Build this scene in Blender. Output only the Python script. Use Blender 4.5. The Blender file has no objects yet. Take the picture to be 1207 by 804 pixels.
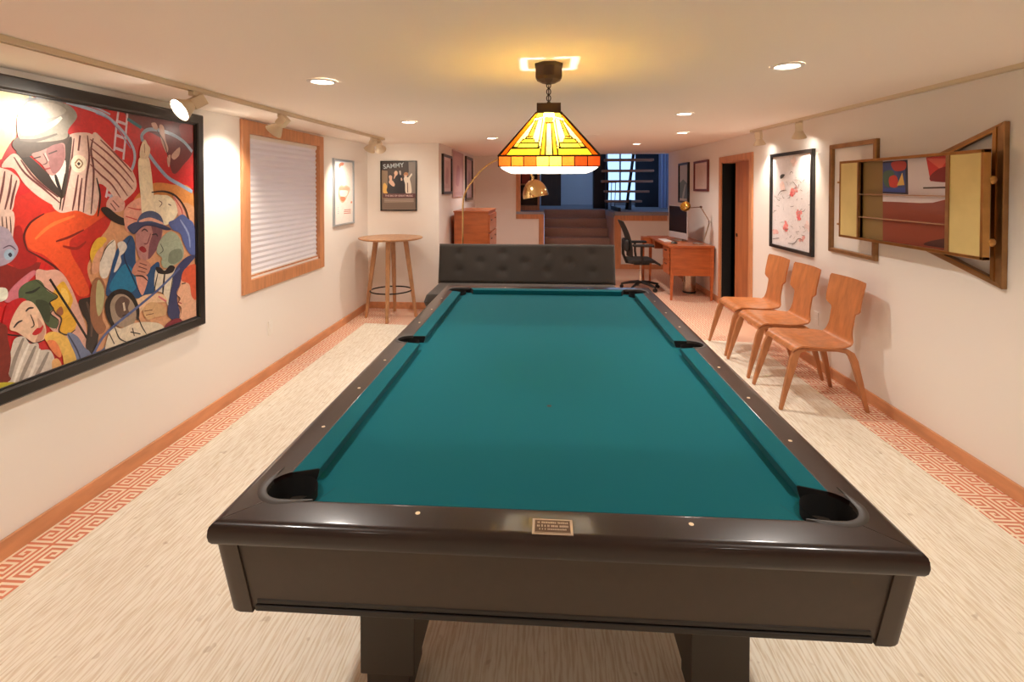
import bpy, bmesh, math, random
from mathutils import Vector, Matrix
from mathutils.geometry import tessellate_polygon
PI = math.pi
R = math.radians
random.seed(7)
COL = bpy.context.scene.collection
SC = bpy.context.scene

# ------------------------------------------------------------------ camera, world, exposure
CX, CY, CZ = -0.01998594, -2.54136897, 1.57199368
YAW, PITCH = R(-3.59483071), R(1.08881017)
FPX, PPX, PPY = 601.28823, 603.5, 232.30673
cam = bpy.data.cameras.new('camera')
cam.sensor_width = 36
cam.lens = 36 * FPX / 1207
cam.shift_y = -(402 - PPY) / 1207
cam.clip_start = 0.02
cam_o = bpy.data.objects.new('camera', cam)
COL.objects.link(cam_o)
cam_o.location = (CX, CY, CZ)
cam_o.rotation_euler = (PI / 2 - PITCH, 0, -YAW)
SC.camera = cam_o
SC.view_settings.view_transform = 'Standard'
SC.view_settings.look = 'None'
SC.view_settings.exposure = 1.35
SC.view_settings.gamma = 1
SC.view_settings.use_curve_mapping = False
SC.cycles.max_bounces = 9
SC.cycles.diffuse_bounces = 8
SC.cycles.transmission_bounces = 8
SC.cycles.sample_clamp_indirect = 10
SC.cycles.caustics_reflective = False
SC.cycles.caustics_refractive = False
SC.cycles.use_denoising = True
W = bpy.data.worlds.new('sky')
SC.world = W
W.use_nodes = True
W.node_tree.nodes['Background'].inputs[0].default_value = (0.34, 0.55, 0.92, 1)
W.node_tree.nodes['Background'].inputs[1].default_value = 0.85

DOWN_W = 30.0       # recessed downlights
TRACK_W = 17.0      # track spots
PENDANT_W = 7.0    # bulb of the glass pendant
WARM = (1.0, 0.925, 0.85)

def basis():
    f = Vector((math.sin(YAW) * math.cos(PITCH), math.cos(YAW) * math.cos(PITCH), -math.sin(PITCH)))
    r = Vector((math.cos(YAW), -math.sin(YAW), 0))
    return r, r.cross(f), f
_r, _u, _f = basis()
def ray(u, v):
    return _f + _r * ((u - PPX) / FPX) - _u * ((v - PPY) / FPX)
def on_x(u, v, x):          # the point of the wall plane x = const seen at a pixel -> (y, z)
    d = ray(u, v); t = (x - CX) / d.x
    return (CY + t * d.y, CZ + t * d.z)
def on_y(u, v, y):
    d = ray(u, v); t = (y - CY) / d.y
    return (CX + t * d.x, CZ + t * d.z)

# ------------------------------------------------------------------ materials
def lin(c):
    return tuple(((x / 255) / 12.92 if x / 255 <= 0.04045 else ((x / 255 + 0.055) / 1.055) ** 2.4) for x in c)
MATS = {}
def mat(name, rgb, rough=0.5, metal=0.0, spec=0.5, coat=0.0, var=0.0, vscale=8.0, bump=0.0, bscale=60.0,
        emit=None, estr=0.0, stretch=(1, 1, 1), rgb2=None, coat_rough=0.05, sheen=0.0):
    if name in MATS: return MATS[name]
    m = bpy.data.materials.new(name); m.use_nodes = True
    nt = m.node_tree; b = nt.nodes['Principled BSDF']
    c = lin(rgb)
    b.inputs['Base Color'].default_value = (*c, 1)
    b.inputs['Roughness'].default_value = rough
    b.inputs['Metallic'].default_value = metal
    b.inputs['Specular IOR Level'].default_value = spec
    b.inputs['Coat Weight'].default_value = coat
    b.inputs['Coat Roughness'].default_value = coat_rough
    b.inputs['Sheen Weight'].default_value = sheen
    if emit:
        b.inputs['Emission Color'].default_value = (*lin(emit), 1)
        b.inputs['Emission Strength'].default_value = estr
    if var or bump:
        tc = nt.nodes.new('ShaderNodeTexCoord'); mp = nt.nodes.new('ShaderNodeMapping')
        mp.inputs['Scale'].default_value = stretch
        nt.links.new(tc.outputs['Object'], mp.inputs[0])
    if var:
        n = nt.nodes.new('ShaderNodeTexNoise'); n.inputs['Scale'].default_value = vscale
        n.inputs['Detail'].default_value = 5
        nt.links.new(mp.outputs[0], n.inputs['Vector'])
        r = nt.nodes.new('ShaderNodeValToRGB')
        c2 = lin(rgb2) if rgb2 else tuple(x * (1 - var) for x in c)
        c1 = c if rgb2 else tuple(min(1, x * (1 + var * .5)) for x in c)
        r.color_ramp.elements[0].position = .3; r.color_ramp.elements[1].position = .7
        r.color_ramp.elements[0].color = (*c2, 1); r.color_ramp.elements[1].color = (*c1, 1)
        nt.links.new(n.outputs['Fac'], r.inputs[0]); nt.links.new(r.outputs[0], b.inputs['Base Color'])
    if bump:
        n2 = nt.nodes.new('ShaderNodeTexNoise'); n2.inputs['Scale'].default_value = bscale
        n2.inputs['Detail'].default_value = 3
        nt.links.new(mp.outputs[0], n2.inputs['Vector'])
        bp = nt.nodes.new('ShaderNodeBump'); bp.inputs['Strength'].default_value = bump
        bp.inputs['Distance'].default_value = 0.002
        nt.links.new(n2.outputs['Fac'], bp.inputs['Height']); nt.links.new(bp.outputs[0], b.inputs['Normal'])
    MATS[name] = m
    return m

wall_m = mat('wall_paint', (238, 232, 226), .7, spec=.2, bump=.05, bscale=150)
ceil_m = mat('ceiling_paint', (248, 240, 231), .8, spec=.2, bump=.05, bscale=150)
orange_wood = mat('orange_wood', (208, 142, 96), .45, var=.25, vscale=5, stretch=(8, 1, 8), coat=.15)
casing_m = mat('casing_wood', (208, 144, 100), .45, var=.2, vscale=5, stretch=(6, 6, 1), coat=.15)
base_m = mat('baseboard_wood', (214, 152, 108), .45, var=.2, vscale=4, stretch=(4, 1, 4), coat=.15)
terracotta = mat('terracotta_tile', (220, 134, 100), .5, var=.12, vscale=3)
creamtile = mat('cream_tile', (246, 226, 200), .5)
mahogany = mat('mahogany_lacquer', (32, 16, 12), .32, spec=.3, coat=.5, coat_rough=.10, var=.25, vscale=3, stretch=(3, 3, 3))
apron_m = mat('brown_apron', (60, 48, 38), .5, var=.08, vscale=40, coat=.1, coat_rough=.3)
leg_m = mat('brown_leg', (52, 45, 38), .5)
moulding_m = mat('black_moulding', (24, 18, 15), .35)
cloth_m = mat('teal_cloth', (6, 94, 105), .95, spec=.1, bump=.25, bscale=900, var=.06, vscale=500, sheen=.05)
rubber_m = mat('pocket_rubber', (52, 48, 45), .45)
liner_m = mat('pocket_liner', (10, 9, 9), .9)
pearl_m = mat('pearl_inlay', (236, 214, 180), .3)
pewter_m = mat('pewter_plate', (170, 156, 146), .38, metal=.85)
pewter_dark = mat('pewter_recess', (90, 70, 58), .5, metal=.6)
black_frame = mat('black_frame', (24, 22, 21), .35, coat=.3)
silver_m = mat('silver_frame', (176, 186, 196), .3, metal=.7)
brass_m = mat('brushed_brass', (186, 140, 84), .28, metal=1.0, var=.15, vscale=14, bump=.1, bscale=40)
brass_dark = mat('aged_brass', (168, 128, 86), .32, metal=.7, var=.25, vscale=10)
brass_lamp = mat('polished_brass', (230, 198, 138), .16, metal=1.0)
olive_panel = mat('pale_brass_panel', (226, 206, 140), .5, metal=.35, var=.08, vscale=6)
chair_wood = mat('chair_ply', (198, 126, 76), .34, var=.22, vscale=5, stretch=(5, 5, 1.2), coat=.3, coat_rough=.2)
chair_edge = mat('chair_leg_ply', (186, 122, 78), .4, var=.2, vscale=5, stretch=(6, 6, 1))
bar_wood = mat('bar_table_wood', (184, 134, 92), .4, var=.25, vscale=5, stretch=(6, 2, 2), coat=.2)
iron_m = mat('dark_iron', (40, 32, 28), .4, metal=.7)
sofa_m = mat('charcoal_fabric', (62, 58, 54), .95, spec=.1, bump=.4, bscale=700, sheen=.3, var=.1, vscale=300)
desk_m = mat('desk_wood', (192, 104, 56), .35, var=.22, vscale=4, stretch=(1, 1, 6), coat=.3, coat_rough=.2)
dresser_m = mat('dresser_wood', (192, 106, 60), .35, var=.2, vscale=4, stretch=(1, 1, 5), coat=.3, coat_rough=.2)
office_m = mat('office_black', (34, 33, 33), .6)
mesh_m = mat('office_mesh', (48, 46, 45), .8)
chrome_m = mat('chrome', (205, 200, 195), .15, metal=1.0)
steel_m = mat('bin_steel', (190, 175, 160), .25, metal=1.0)
track_m = mat('track_enamel', (222, 206, 180), .45)
white_m = mat('white_plastic', (238, 234, 228), .4)
carpet_m = mat('stair_carpet', (178, 150, 140), .95, spec=.1, bump=.3, bscale=300, var=.12, vscale=60)
plat_m = mat('upper_carpet', (150, 152, 162), .95, spec=.1)
upper_wall = mat('upper_wall', (214, 218, 226), .8)
navy_m = mat('navy_post', (26, 30, 44), .6)
dark_m = mat('closet_darkness', (14, 15, 14), .8)  # near-black colour stands in for the unlit closet
tread_m = mat('tread_wood', (150, 112, 92), .5, var=.15, vscale=4, stretch=(1, 5, 5))
dark_door = mat('dark_door_wood', (72, 50, 40), .5, var=.2, vscale=3, stretch=(4, 4, 1))
leaf_m = mat('door_leaf_wood', (178, 108, 66), .45, var=.22, vscale=3, stretch=(5, 5, .8), coat=.15)
bronze_m = mat('bronze_patina', (74, 54, 42), .45, metal=.6)
lead_m = mat('lead_came', (38, 26, 16), .5, metal=.3)
screen_m = mat('dark_screen', (38, 30, 34), .12)
keys_m = mat('pale_keys', (236, 228, 222), .4)

def emis(name, rgb, s):
    m = bpy.data.materials.new(name); m.use_nodes = True
    b = m.node_tree.nodes['Principled BSDF']
    b.inputs['Base Color'].default_value = (.8, .8, .8, 1)
    b.inputs['Emission Color'].default_value = (*lin(rgb), 1)
    b.inputs['Emission Strength'].default_value = s
    return m
lens_m = emis('lamp_lens', (255, 240, 220), 6)
spotlens_m = emis('spot_lens', (255, 246, 232), 8)

def attr_mat(name, rough, trans=0.0, spec=.5, var=.0, coat=0.0, vscale=30, emis_s=0.0, coat_rough=.1):
    """paint whose colour sits in the mesh (flat areas of pigment or glass)"""
    m = bpy.data.materials.new(name); m.use_nodes = True; nt = m.node_tree
    b = nt.nodes['Principled BSDF']
    a = nt.nodes.new('ShaderNodeVertexColor'); a.layer_name = 'Col'
    src = a.outputs[0]
    if var:
        tc = nt.nodes.new('ShaderNodeTexCoord')
        n = nt.nodes.new('ShaderNodeTexNoise'); n.inputs['Scale'].default_value = vscale; n.inputs['Detail'].default_value = 6
        n.inputs['Distortion'].default_value = 1.2
        nt.links.new(tc.outputs['Object'], n.inputs['Vector'])
        mr = nt.nodes.new('ShaderNodeMapRange'); mr.inputs['From Min'].default_value = .3; mr.inputs['From Max'].default_value = .7
        mr.inputs['To Min'].default_value = 1 - var; mr.inputs['To Max'].default_value = 1 + var * .6
        nt.links.new(n.outputs['Fac'], mr.inputs['Value'])
        mx = nt.nodes.new('ShaderNodeVectorMath'); mx.operation = 'SCALE'
        nt.links.new(src, mx.inputs[0]); nt.links.new(mr.outputs[0], mx.inputs['Scale'])
        src = mx.outputs[0]
    nt.links.new(src, b.inputs['Base Color'])
    b.inputs['Roughness'].default_value = rough
    b.inputs['Specular IOR Level'].default_value = spec
    b.inputs['Coat Weight'].default_value = coat
    b.inputs['Coat Roughness'].default_value = coat_rough
    if emis_s:
        nt.links.new(src, b.inputs['Emission Color']); b.inputs['Emission Strength'].default_value = emis_s
    if trans:
        t = nt.nodes.new('ShaderNodeBsdfTranslucent'); nt.links.new(src, t.inputs[0])
        mi = nt.nodes.new('ShaderNodeMixShader'); mi.inputs[0].default_value = trans
        nt.links.new(b.outputs[0], mi.inputs[1]); nt.links.new(t.outputs[0], mi.inputs[2])
        nt.links.new(mi.outputs[0], nt.nodes['Material Output'].inputs[0])
    return m
oil_m = attr_mat('oil_paint', .42, var=.16, coat=.36, vscale=34, coat_rough=.22)
print_mirror_m = attr_mat('print_and_mirror_image', .5, var=.0, coat=.5)  # poster ink, and the painted reflections in the brass cabinet
soft_print = attr_mat('ink_on_paper', .6, var=.08, vscale=40)
glass_col = attr_mat('opal_coloured_glass', .3, trans=.75, var=.18, vscale=60)

def trans_mat(name, rgb, k, rough=.5, em=0):
    m = bpy.data.materials.new(name); m.use_nodes = True; nt = m.node_tree
    b = nt.nodes['Principled BSDF']; b.inputs['Base Color'].default_value = (*lin(rgb), 1); b.inputs['Roughness'].default_value = rough
    if em:
        b.inputs['Emission Color'].default_value = (*lin(rgb), 1); b.inputs['Emission Strength'].default_value = em
    t = nt.nodes.new('ShaderNodeBsdfTranslucent'); t.inputs[0].default_value = (*lin(rgb), 1)
    mi = nt.nodes.new('ShaderNodeMixShader'); mi.inputs[0].default_value = k
    nt.links.new(b.outputs[0], mi.inputs[1]); nt.links.new(t.outputs[0], mi.inputs[2])
    nt.links.new(mi.outputs[0], nt.nodes['Material Output'].inputs[0])
    return m
shade_m = trans_mat('cellular_shade', (246, 243, 246), .2, .8)
frost_m = trans_mat('frosted_acrylic', (250, 246, 240), .5, .3, em=.35)
def glass_mat(name, tint=(1, 1, 1), rough=0.0):
    m = bpy.data.materials.new(name); m.use_nodes = True; nt = m.node_tree
    nt.nodes.remove(nt.nodes['Principled BSDF'])
    tr = nt.nodes.new('ShaderNodeBsdfTransparent'); tr.inputs[0].default_value = (*tint, 1)
    gl = nt.nodes.new('ShaderNodeBsdfGlossy'); gl.inputs['Roughness'].default_value = rough
    fr = nt.nodes.new('ShaderNodeFresnel'); fr.inputs[0].default_value = 1.45
    mi = nt.nodes.new('ShaderNodeMixShader')
    nt.links.new(fr.outputs[0], mi.inputs[0]); nt.links.new(tr.outputs[0], mi.inputs[1]); nt.links.new(gl.outputs[0], mi.inputs[2])
    nt.links.new(mi.outputs[0], nt.nodes['Material Output'].inputs[0])
    return m
pane_m = glass_mat('window_glass')

def jute():
    m = bpy.data.materials.new('ribbed_jute'); m.use_nodes = True; nt = m.node_tree
    b = nt.nodes['Principled BSDF']; b.inputs['Roughness'].default_value = .95; b.inputs['Specular IOR Level'].default_value = .1
    tc = nt.nodes.new('ShaderNodeTexCoord')
    mp = nt.nodes.new('ShaderNodeMapping'); mp.inputs['Scale'].default_value = (1, .1, 1)
    nt.links.new(tc.outputs['Object'], mp.inputs[0])
    w = nt.nodes.new('ShaderNodeTexWave'); w.wave_type = 'BANDS'; w.bands_direction = 'X'
    w.inputs['Scale'].default_value = 17; w.inputs['Distortion'].default_value = 9
    w.inputs['Detail'].default_value = 2; w.inputs['Detail Scale'].default_value = 3
    nt.links.new(mp.outputs[0], w.inputs['Vector'])
    mp2 = nt.nodes.new('ShaderNodeMapping'); mp2.inputs['Scale'].default_value = (60, 6, 1)
    nt.links.new(tc.outputs['Object'], mp2.inputs[0])
    n = nt.nodes.new('ShaderNodeTexNoise'); n.inputs['Scale'].default_value = 2.2; n.inputs['Detail'].default_value = 6
    nt.links.new(mp2.outputs[0], n.inputs['Vector'])
    n3 = nt.nodes.new('ShaderNodeTexNoise'); n3.inputs['Scale'].default_value = 17; n3.inputs['Detail'].default_value = 2
    nt.links.new(tc.outputs['Object'], n3.inputs['Vector'])
    r = nt.nodes.new('ShaderNodeValToRGB')
    r.color_ramp.elements[0].position = .28; r.color_ramp.elements[0].color = (*lin((218, 203, 178)), 1)
    r.color_ramp.elements[1].position = .62; r.color_ramp.elements[1].color = (*lin((243, 236, 220)), 1)
    ad = nt.nodes.new('ShaderNodeMath'); ad.operation = 'MULTIPLY_ADD'; ad.inputs[1].default_value = .28
    nt.links.new(w.outputs['Fac'], ad.inputs[0])
    ml = nt.nodes.new('ShaderNodeMath'); ml.operation = 'MULTIPLY'; ml.inputs[1].default_value = .75
    nt.links.new(n.outputs['Fac'], ml.inputs[0]); nt.links.new(ml.outputs[0], ad.inputs[2])
    nt.links.new(ad.outputs[0], r.inputs[0])
    r2 = nt.nodes.new('ShaderNodeValToRGB')     # sparse darker slubs in the weave
    r2.color_ramp.elements[0].position = .26; r2.color_ramp.elements[0].color = (.8, .76, .72, 1)
    r2.color_ramp.elements[1].position = .31; r2.color_ramp.elements[1].color = (1, 1, 1, 1)
    nt.links.new(n3.outputs['Fac'], r2.inputs[0])
    mx = nt.nodes.new('ShaderNodeVectorMath'); mx.operation = 'MULTIPLY'
    nt.links.new(r.outputs[0], mx.inputs[0]); nt.links.new(r2.outputs[0], mx.inputs[1])
    nt.links.new(mx.outputs[0], b.inputs['Base Color'])
    bp = nt.nodes.new('ShaderNodeBump'); bp.inputs['Strength'].default_value = 1.0; bp.inputs['Distance'].default_value = .0022
    nt.links.new(ad.outputs[0], bp.inputs['Height']); nt.links.new(bp.outputs[0], b.inputs['Normal'])
    return m
jute_m = jute()

# ------------------------------------------------------------------ mesh helpers
class MB:
    def __init__(s): s.v = []; s.f = []; s.mi = []
    def add(s, vs, fs, mi=0):
        o = len(s.v); s.v += [tuple(x) for x in vs]; s.f += [tuple(i + o for i in f) for f in fs]; s.mi += [mi] * len(fs)
        return s
    def box(s, x0, x1, y0, y1, z0, z1, mi=0, b=0.0):
        if b <= 0:
            vs = [(x0, y0, z0), (x1, y0, z0), (x1, y1, z0), (x0, y1, z0), (x0, y0, z1), (x1, y0, z1), (x1, y1, z1), (x0, y1, z1)]
            return s.add(vs, [(0, 3, 2, 1), (4, 5, 6, 7), (0, 1, 5, 4), (1, 2, 6, 5), (2, 3, 7, 6), (3, 0, 4, 7)], mi)
        bm = bmesh.new(); bmesh.ops.create_cube(bm, size=1)
        for v in bm.verts:
            v.co = Vector(((x0 + x1) / 2 + v.co.x * (x1 - x0), (y0 + y1) / 2 + v.co.y * (y1 - y0), (z0 + z1) / 2 + v.co.z * (z1 - z0)))
        bmesh.ops.bevel(bm, geom=bm.edges[:], offset=b, segments=3, affect='EDGES', profile=.5)
        s.bm(bm, mi); return s
    def bm(s, bm, mi=0):
        bm.verts.ensure_lookup_table(); bm.verts.index_update()
        s.add([v.co[:] for v in bm.verts], [[v.index for v in f.verts] for f in bm.faces], mi); bm.free()
    def xform(s, M, i0=0):
        for i in range(i0, len(s.v)): s.v[i] = tuple(M @ Vector(s.v[i]))
        return s
    def loft(s, rings, mi=0, caps=True, closed=True):
        n = len(rings[0]); o = len(s.v)
        for r in rings: s.v += [tuple(p) for p in r]
        for k in range(len(rings) - 1):
            for i in range(n if closed else n - 1):
                j = (i + 1) % n
                s.f.append((o + k * n + i, o + k * n + j, o + (k + 1) * n + j, o + (k + 1) * n + i)); s.mi.append(mi)
        if caps:
            s.f.append(tuple(o + i for i in reversed(range(n)))); s.f.append(tuple(o + (len(rings) - 1) * n + i for i in range(n)))
            s.mi += [mi, mi]
        return s
    def tube(s, pts, r, n=12, mi=0, closed=False):
        pts = [Vector(p) for p in pts]; rings = []
        rr = r if isinstance(r, (list, tuple)) else [r] * len(pts)
        up = None
        for i, p in enumerate(pts):
            if closed: t = (pts[(i + 1) % len(pts)] - pts[i - 1]).normalized()
            else: t = (pts[min(i + 1, len(pts) - 1)] - pts[max(i - 1, 0)]).normalized()
            if up is None:
                up = Vector((0, 0, 1)) if abs(t.z) < .9 else Vector((1, 0, 0))
            a = t.cross(up).normalized(); up = a.cross(t).normalized()
            rings.append([p + (a * math.cos(2 * PI * k / n) + up * math.sin(2 * PI * k / n)) * rr[i] for k in range(n)])
        if closed: rings.append(rings[0])
        return s.loft(rings, mi, caps=not closed)
    def cyl(s, p0, p1, r0, r1=None, n=24, mi=0):
        return s.tube([p0, p1], [r0, r0 if r1 is None else r1], n, mi)
    def lathe(s, prof, c=(0, 0, 0), n=32, mi=0, M=None):
        o = len(s.v)
        for r, z in prof:
            for k in range(n):
                a = 2 * PI * k / n; p = Vector((r * math.cos(a), r * math.sin(a), z))
                if M: p = M @ p
                s.v.append((p.x + c[0], p.y + c[1], p.z + c[2]))
        for j in range(len(prof) - 1):
            for k in range(n):
                l = (k + 1) % n
                s.f.append((o + j * n + k, o + j * n + l, o + (j + 1) * n + l, o + (j + 1) * n + k)); s.mi.append(mi)
        return s
    def prism(s, poly, a0, a1, axis='z', mi=0):
        def P(p, a):
            return {'z': (p[0], p[1], a), 'y': (p[0], a, p[1]), 'x': (a, p[0], p[1])}[axis]
        return s.loft([[P(p, a0) for p in poly], [P(p, a1) for p in poly]], mi)
    def build(s, name, mats, parent=None, smooth=False, bevel=0.0, auto=None, world=True):
        me = bpy.data.meshes.new(name)
        vs = s.v
        if parent is not None and world:
            off = wloc(parent); vs = [(x - off.x, y - off.y, z - off.z) for x, y, z in vs]
        me.from_pydata(vs, [], s.f)
        if not isinstance(mats, (list, tuple)): mats = [mats]
        for m in mats: me.materials.append(m)
        me.polygons.foreach_set('material_index', s.mi)
        me.update()
        bm = bmesh.new(); bm.from_mesh(me); bmesh.ops.recalc_face_normals(bm, faces=bm.faces[:]); bm.to_mesh(me); bm.free()
        if smooth:
            me.polygons.foreach_set('use_smooth', [True] * len(me.polygons))
            me.set_sharp_from_angle(angle=R(auto if auto else 40))
        o = bpy.data.objects.new(name, me); COL.objects.link(o)
        if bevel:
            md = o.modifiers.new('soft_edges', 'BEVEL'); md.width = bevel; md.segments = 2; md.limit_method = 'ANGLE'; md.angle_limit = R(40)
        if parent is not None: o.parent = parent
        return o

def wloc(o):
    p = Vector((0, 0, 0))
    while o is not None: p += o.location; o = o.parent
    return p
def thing(name, label, cat, loc=(0, 0, 0), group=None):
    o = bpy.data.objects.new(name, None); COL.objects.link(o); o.location = loc; o.empty_display_size = .1
    o['label'] = label; o['category'] = cat
    if group: o['group'] = group
    return o
def tag(o, label, cat, group=None):
    o['label'] = label; o['category'] = cat
    if group: o['group'] = group
    return o
def struct(o): o['kind'] = 'structure'; return o
def copy_tree(o, parent=None):
    c = o.copy(); COL.objects.link(c); c.parent = parent
    for ch in [x for x in bpy.data.objects if x.parent == o]: copy_tree(ch, c)
    return c
def cz(x, y): return 2.13 + .0148 * x + .0112 * (y - 1)
def boolean_cut(o, cutter_mb):
    c = cutter_mb.build('cutter', liner_m)
    md = o.modifiers.new('cut', 'BOOLEAN'); md.operation = 'DIFFERENCE'; md.solver = 'EXACT'; md.object = c
    # cutter must share the object's space
    c.location = Vector((0, 0, 0))
    dg = bpy.context.evaluated_depsgraph_get()
    bpy.context.view_layer.update(); dg = bpy.context.evaluated_depsgraph_get()
    me = bpy.data.meshes.new_from_object(o.evaluated_get(dg))
    old = o.data; o.modifiers.clear(); o.data = me
    bpy.data.objects.remove(c)
    return o
def text_mesh(mb, body, to3d, size, mi=0, shear=0.0, bold=0.0):
    cu = bpy.data.curves.new('t', 'FONT'); cu.body = body; cu.size = 1; cu.shear = shear; cu.offset = bold
    cu.align_x = 'CENTER'; cu.align_y = 'CENTER'
    o = bpy.data.objects.new('t', cu); COL.objects.link(o); bpy.context.view_layer.update()
    me = bpy.data.meshes.new_from_object(o.evaluated_get(bpy.context.evaluated_depsgraph_get()))
    xs = [v.co.x for v in me.vertices]; w = max(xs) - min(xs)
    vs = [to3d(v.co.x * size, v.co.y * size) for v in me.vertices]
    mb.add(vs, [tuple(p.vertices) for p in me.polygons], mi)
    bpy.data.objects.remove(o); bpy.data.curves.remove(cu)
    return w * size

# ------------------------------------------------------------------ flat pictures
def catmull(pts, n=5, closed=True):
    out = []; N = len(pts)
    rng = range(N) if closed else range(N - 1)
    for i in rng:
        if closed: p0, p1, p2, p3 = pts[i - 1], pts[i], pts[(i + 1) % N], pts[(i + 2) % N]
        else: p0, p1, p2, p3 = pts[max(i - 1, 0)], pts[i], pts[i + 1], pts[min(i + 2, N - 1)]
        for k in range(n):
            t = k / n
            out.append(tuple(.5 * ((2 * p1[j]) + (-p0[j] + p2[j]) * t + (2 * p0[j] - 5 * p1[j] + 4 * p2[j] - p3[j]) * t * t + (-p0[j] + 3 * p1[j] - 3 * p2[j] + p3[j]) * t ** 3) for j in (0, 1)))
    if not closed: out.append(tuple(pts[-1]))
    return out
def clip(poly, r):
    for ax, lim, sg in ((0, r[0], 1), (0, r[1], -1), (1, r[2], 1), (1, r[3], -1)):
        out = []
        for i in range(len(poly)):
            a, b = poly[i - 1], poly[i]
            ia, ib = (a[ax] - lim) * sg >= 0, (b[ax] - lim) * sg >= 0
            if ia != ib:
                t = (lim - a[ax]) / (b[ax] - a[ax]); out.append((a[0] + (b[0] - a[0]) * t, a[1] + (b[1] - a[1]) * t))
            if ib: out.append(b)
        poly = out
        if len(poly) < 3: return []
    return poly
class Pic:
    """areas of flat colour on a plane; axis 'x' -> coords (y, z), axis 'y' -> (x, z)"""
    def __init__(s, axis, at, sgn, rect, step=.00003):
        s.axis, s.at, s.sgn, s.rect, s.step = axis, at, sgn, rect, step
        s.k = 0; s.v = []; s.f = []; s.c = []
        a0, a1, b0, b1 = rect; s.base = None
    def P(s, p):
        d = s.at + s.sgn * s.step * s.k
        return (d, p[0], p[1]) if s.axis == 'x' else (p[0], d, p[1])
    def poly(s, rgb, pts, smooth=True, n=5):
        s.k += 1
        if smooth and len(pts) > 3: pts = catmull(pts, n)
        pts = clip(pts, s.rect)
        if len(pts) < 3: return
        tri = tessellate_polygon([[Vector((p[0], p[1], 0)) for p in pts]])
        o = len(s.v); s.v += [s.P(p) for p in pts]
        for t in tri: s.f.append(tuple(o + i for i in t)); s.c.append(rgb)
    def stroke(s, rgb, pts, w, taper=True):
        pts = catmull(pts, 6, closed=False) if len(pts) > 2 else pts
        L, Rr = [], []
        for i, p in enumerate(pts):
            a, b = pts[max(i - 1, 0)], pts[min(i + 1, len(pts) - 1)]
            dx, dy = b[0] - a[0], b[1] - a[1]; l = math.hypot(dx, dy) or 1
            h = w / 2 * ((.45 + .55 * math.sin(PI * (i + .5) / len(pts))) if taper else 1)
            L.append((p[0] - dy / l * h, p[1] + dx / l * h)); Rr.append((p[0] + dy / l * h, p[1] - dx / l * h))
        s.k += 1
        for i in range(len(pts) - 1):
            q = clip([L[i], L[i + 1], Rr[i + 1], Rr[i]], s.rect)
            if len(q) >= 3:
                o = len(s.v); s.v += [s.P(p) for p in q]; s.f.append(tuple(range(o, o + len(q)))); s.c.append(rgb)
    def full(s, rgb):
        a0, a1, b0, b1 = s.rect; s.poly(rgb, [(a0, b0), (a1, b0), (a1, b1), (a0, b1)], smooth=False)
    def text(s, rgb, body, ca, cb, size, mirror=1, rot=0.0, bold=0.0, shear=0.0):
        s.k += 1; mb = MB()
        def T(x, y):
            x *= mirror; return s.P((ca + x * math.cos(rot) - y * math.sin(rot), cb + x * math.sin(rot) + y * math.cos(rot)))
        text_mesh(mb, body, T, size, shear=shear, bold=bold)
        o = len(s.v); s.v += mb.v
        for f in mb.f: s.f.append(tuple(i + o for i in f)); s.c.append(rgb)
    def build(s, name, m, parent=None):
        me = bpy.data.meshes.new(name); off = wloc(parent) if parent is not None else Vector((0, 0, 0))
        me.from_pydata([(x - off.x, y - off.y, z - off.z) for x, y, z in s.v], [], s.f)
        me.materials.append(m)
        ca = me.color_attributes.new('Col', 'FLOAT_COLOR', 'CORNER')
        for p in me.polygons:
            c = (*lin(s.c[p.index]), 1)
            for li in p.loop_indices: ca.data[li].color = c
        o = bpy.data.objects.new(name, me); COL.objects.link(o)
        if parent is not None: o.parent = parent
        return o
def frame_mb(axis, wall, out, a0, a1, b0, b1, w, bv=.004):
    """mitred frame; outer rectangle a0..a1, b0..b1, from the wall face to out"""
    mb = MB()
    o = [(a0, b0), (a1, b0), (a1, b1), (a0, b1)]; i = [(a0 + w, b0 + w), (a1 - w, b0 + w), (a1 - w, b1 - w), (a0 + w, b1 - w)]
    P = lambda p, d: (d, p[0], p[1]) if axis == 'x' else (p[0], d, p[1])
    e = bv if out > wall else -bv
    for k in range(4):
        l = (k + 1) % 4
        def ins(q, c, t): return (q[0] + (c[0] - q[0]) * t, q[1] + (c[1] - q[1]) * t)
        A, B, C_, D = o[k], o[l], i[l], i[k]
        t = bv / w
        r1 = [P(A, wall), P(A, out - e), P(ins(A, D, t), out), P(ins(D, A, t), out), P(D, out - e), P(D, wall)]
        r2 = [P(B, wall), P(B, out - e), P(ins(B, C_, t), out), P(ins(C_, B, t), out), P(C_, out - e), P(C_, wall)]
        mb.loft([r1, r2])
    return mb

# ------------------------------------------------------------------ the room shell
XL, XR, YB, YN, YF, XI = -2.305, 2.355, 3.95, -4.6, 7.4, -1.372

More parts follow.
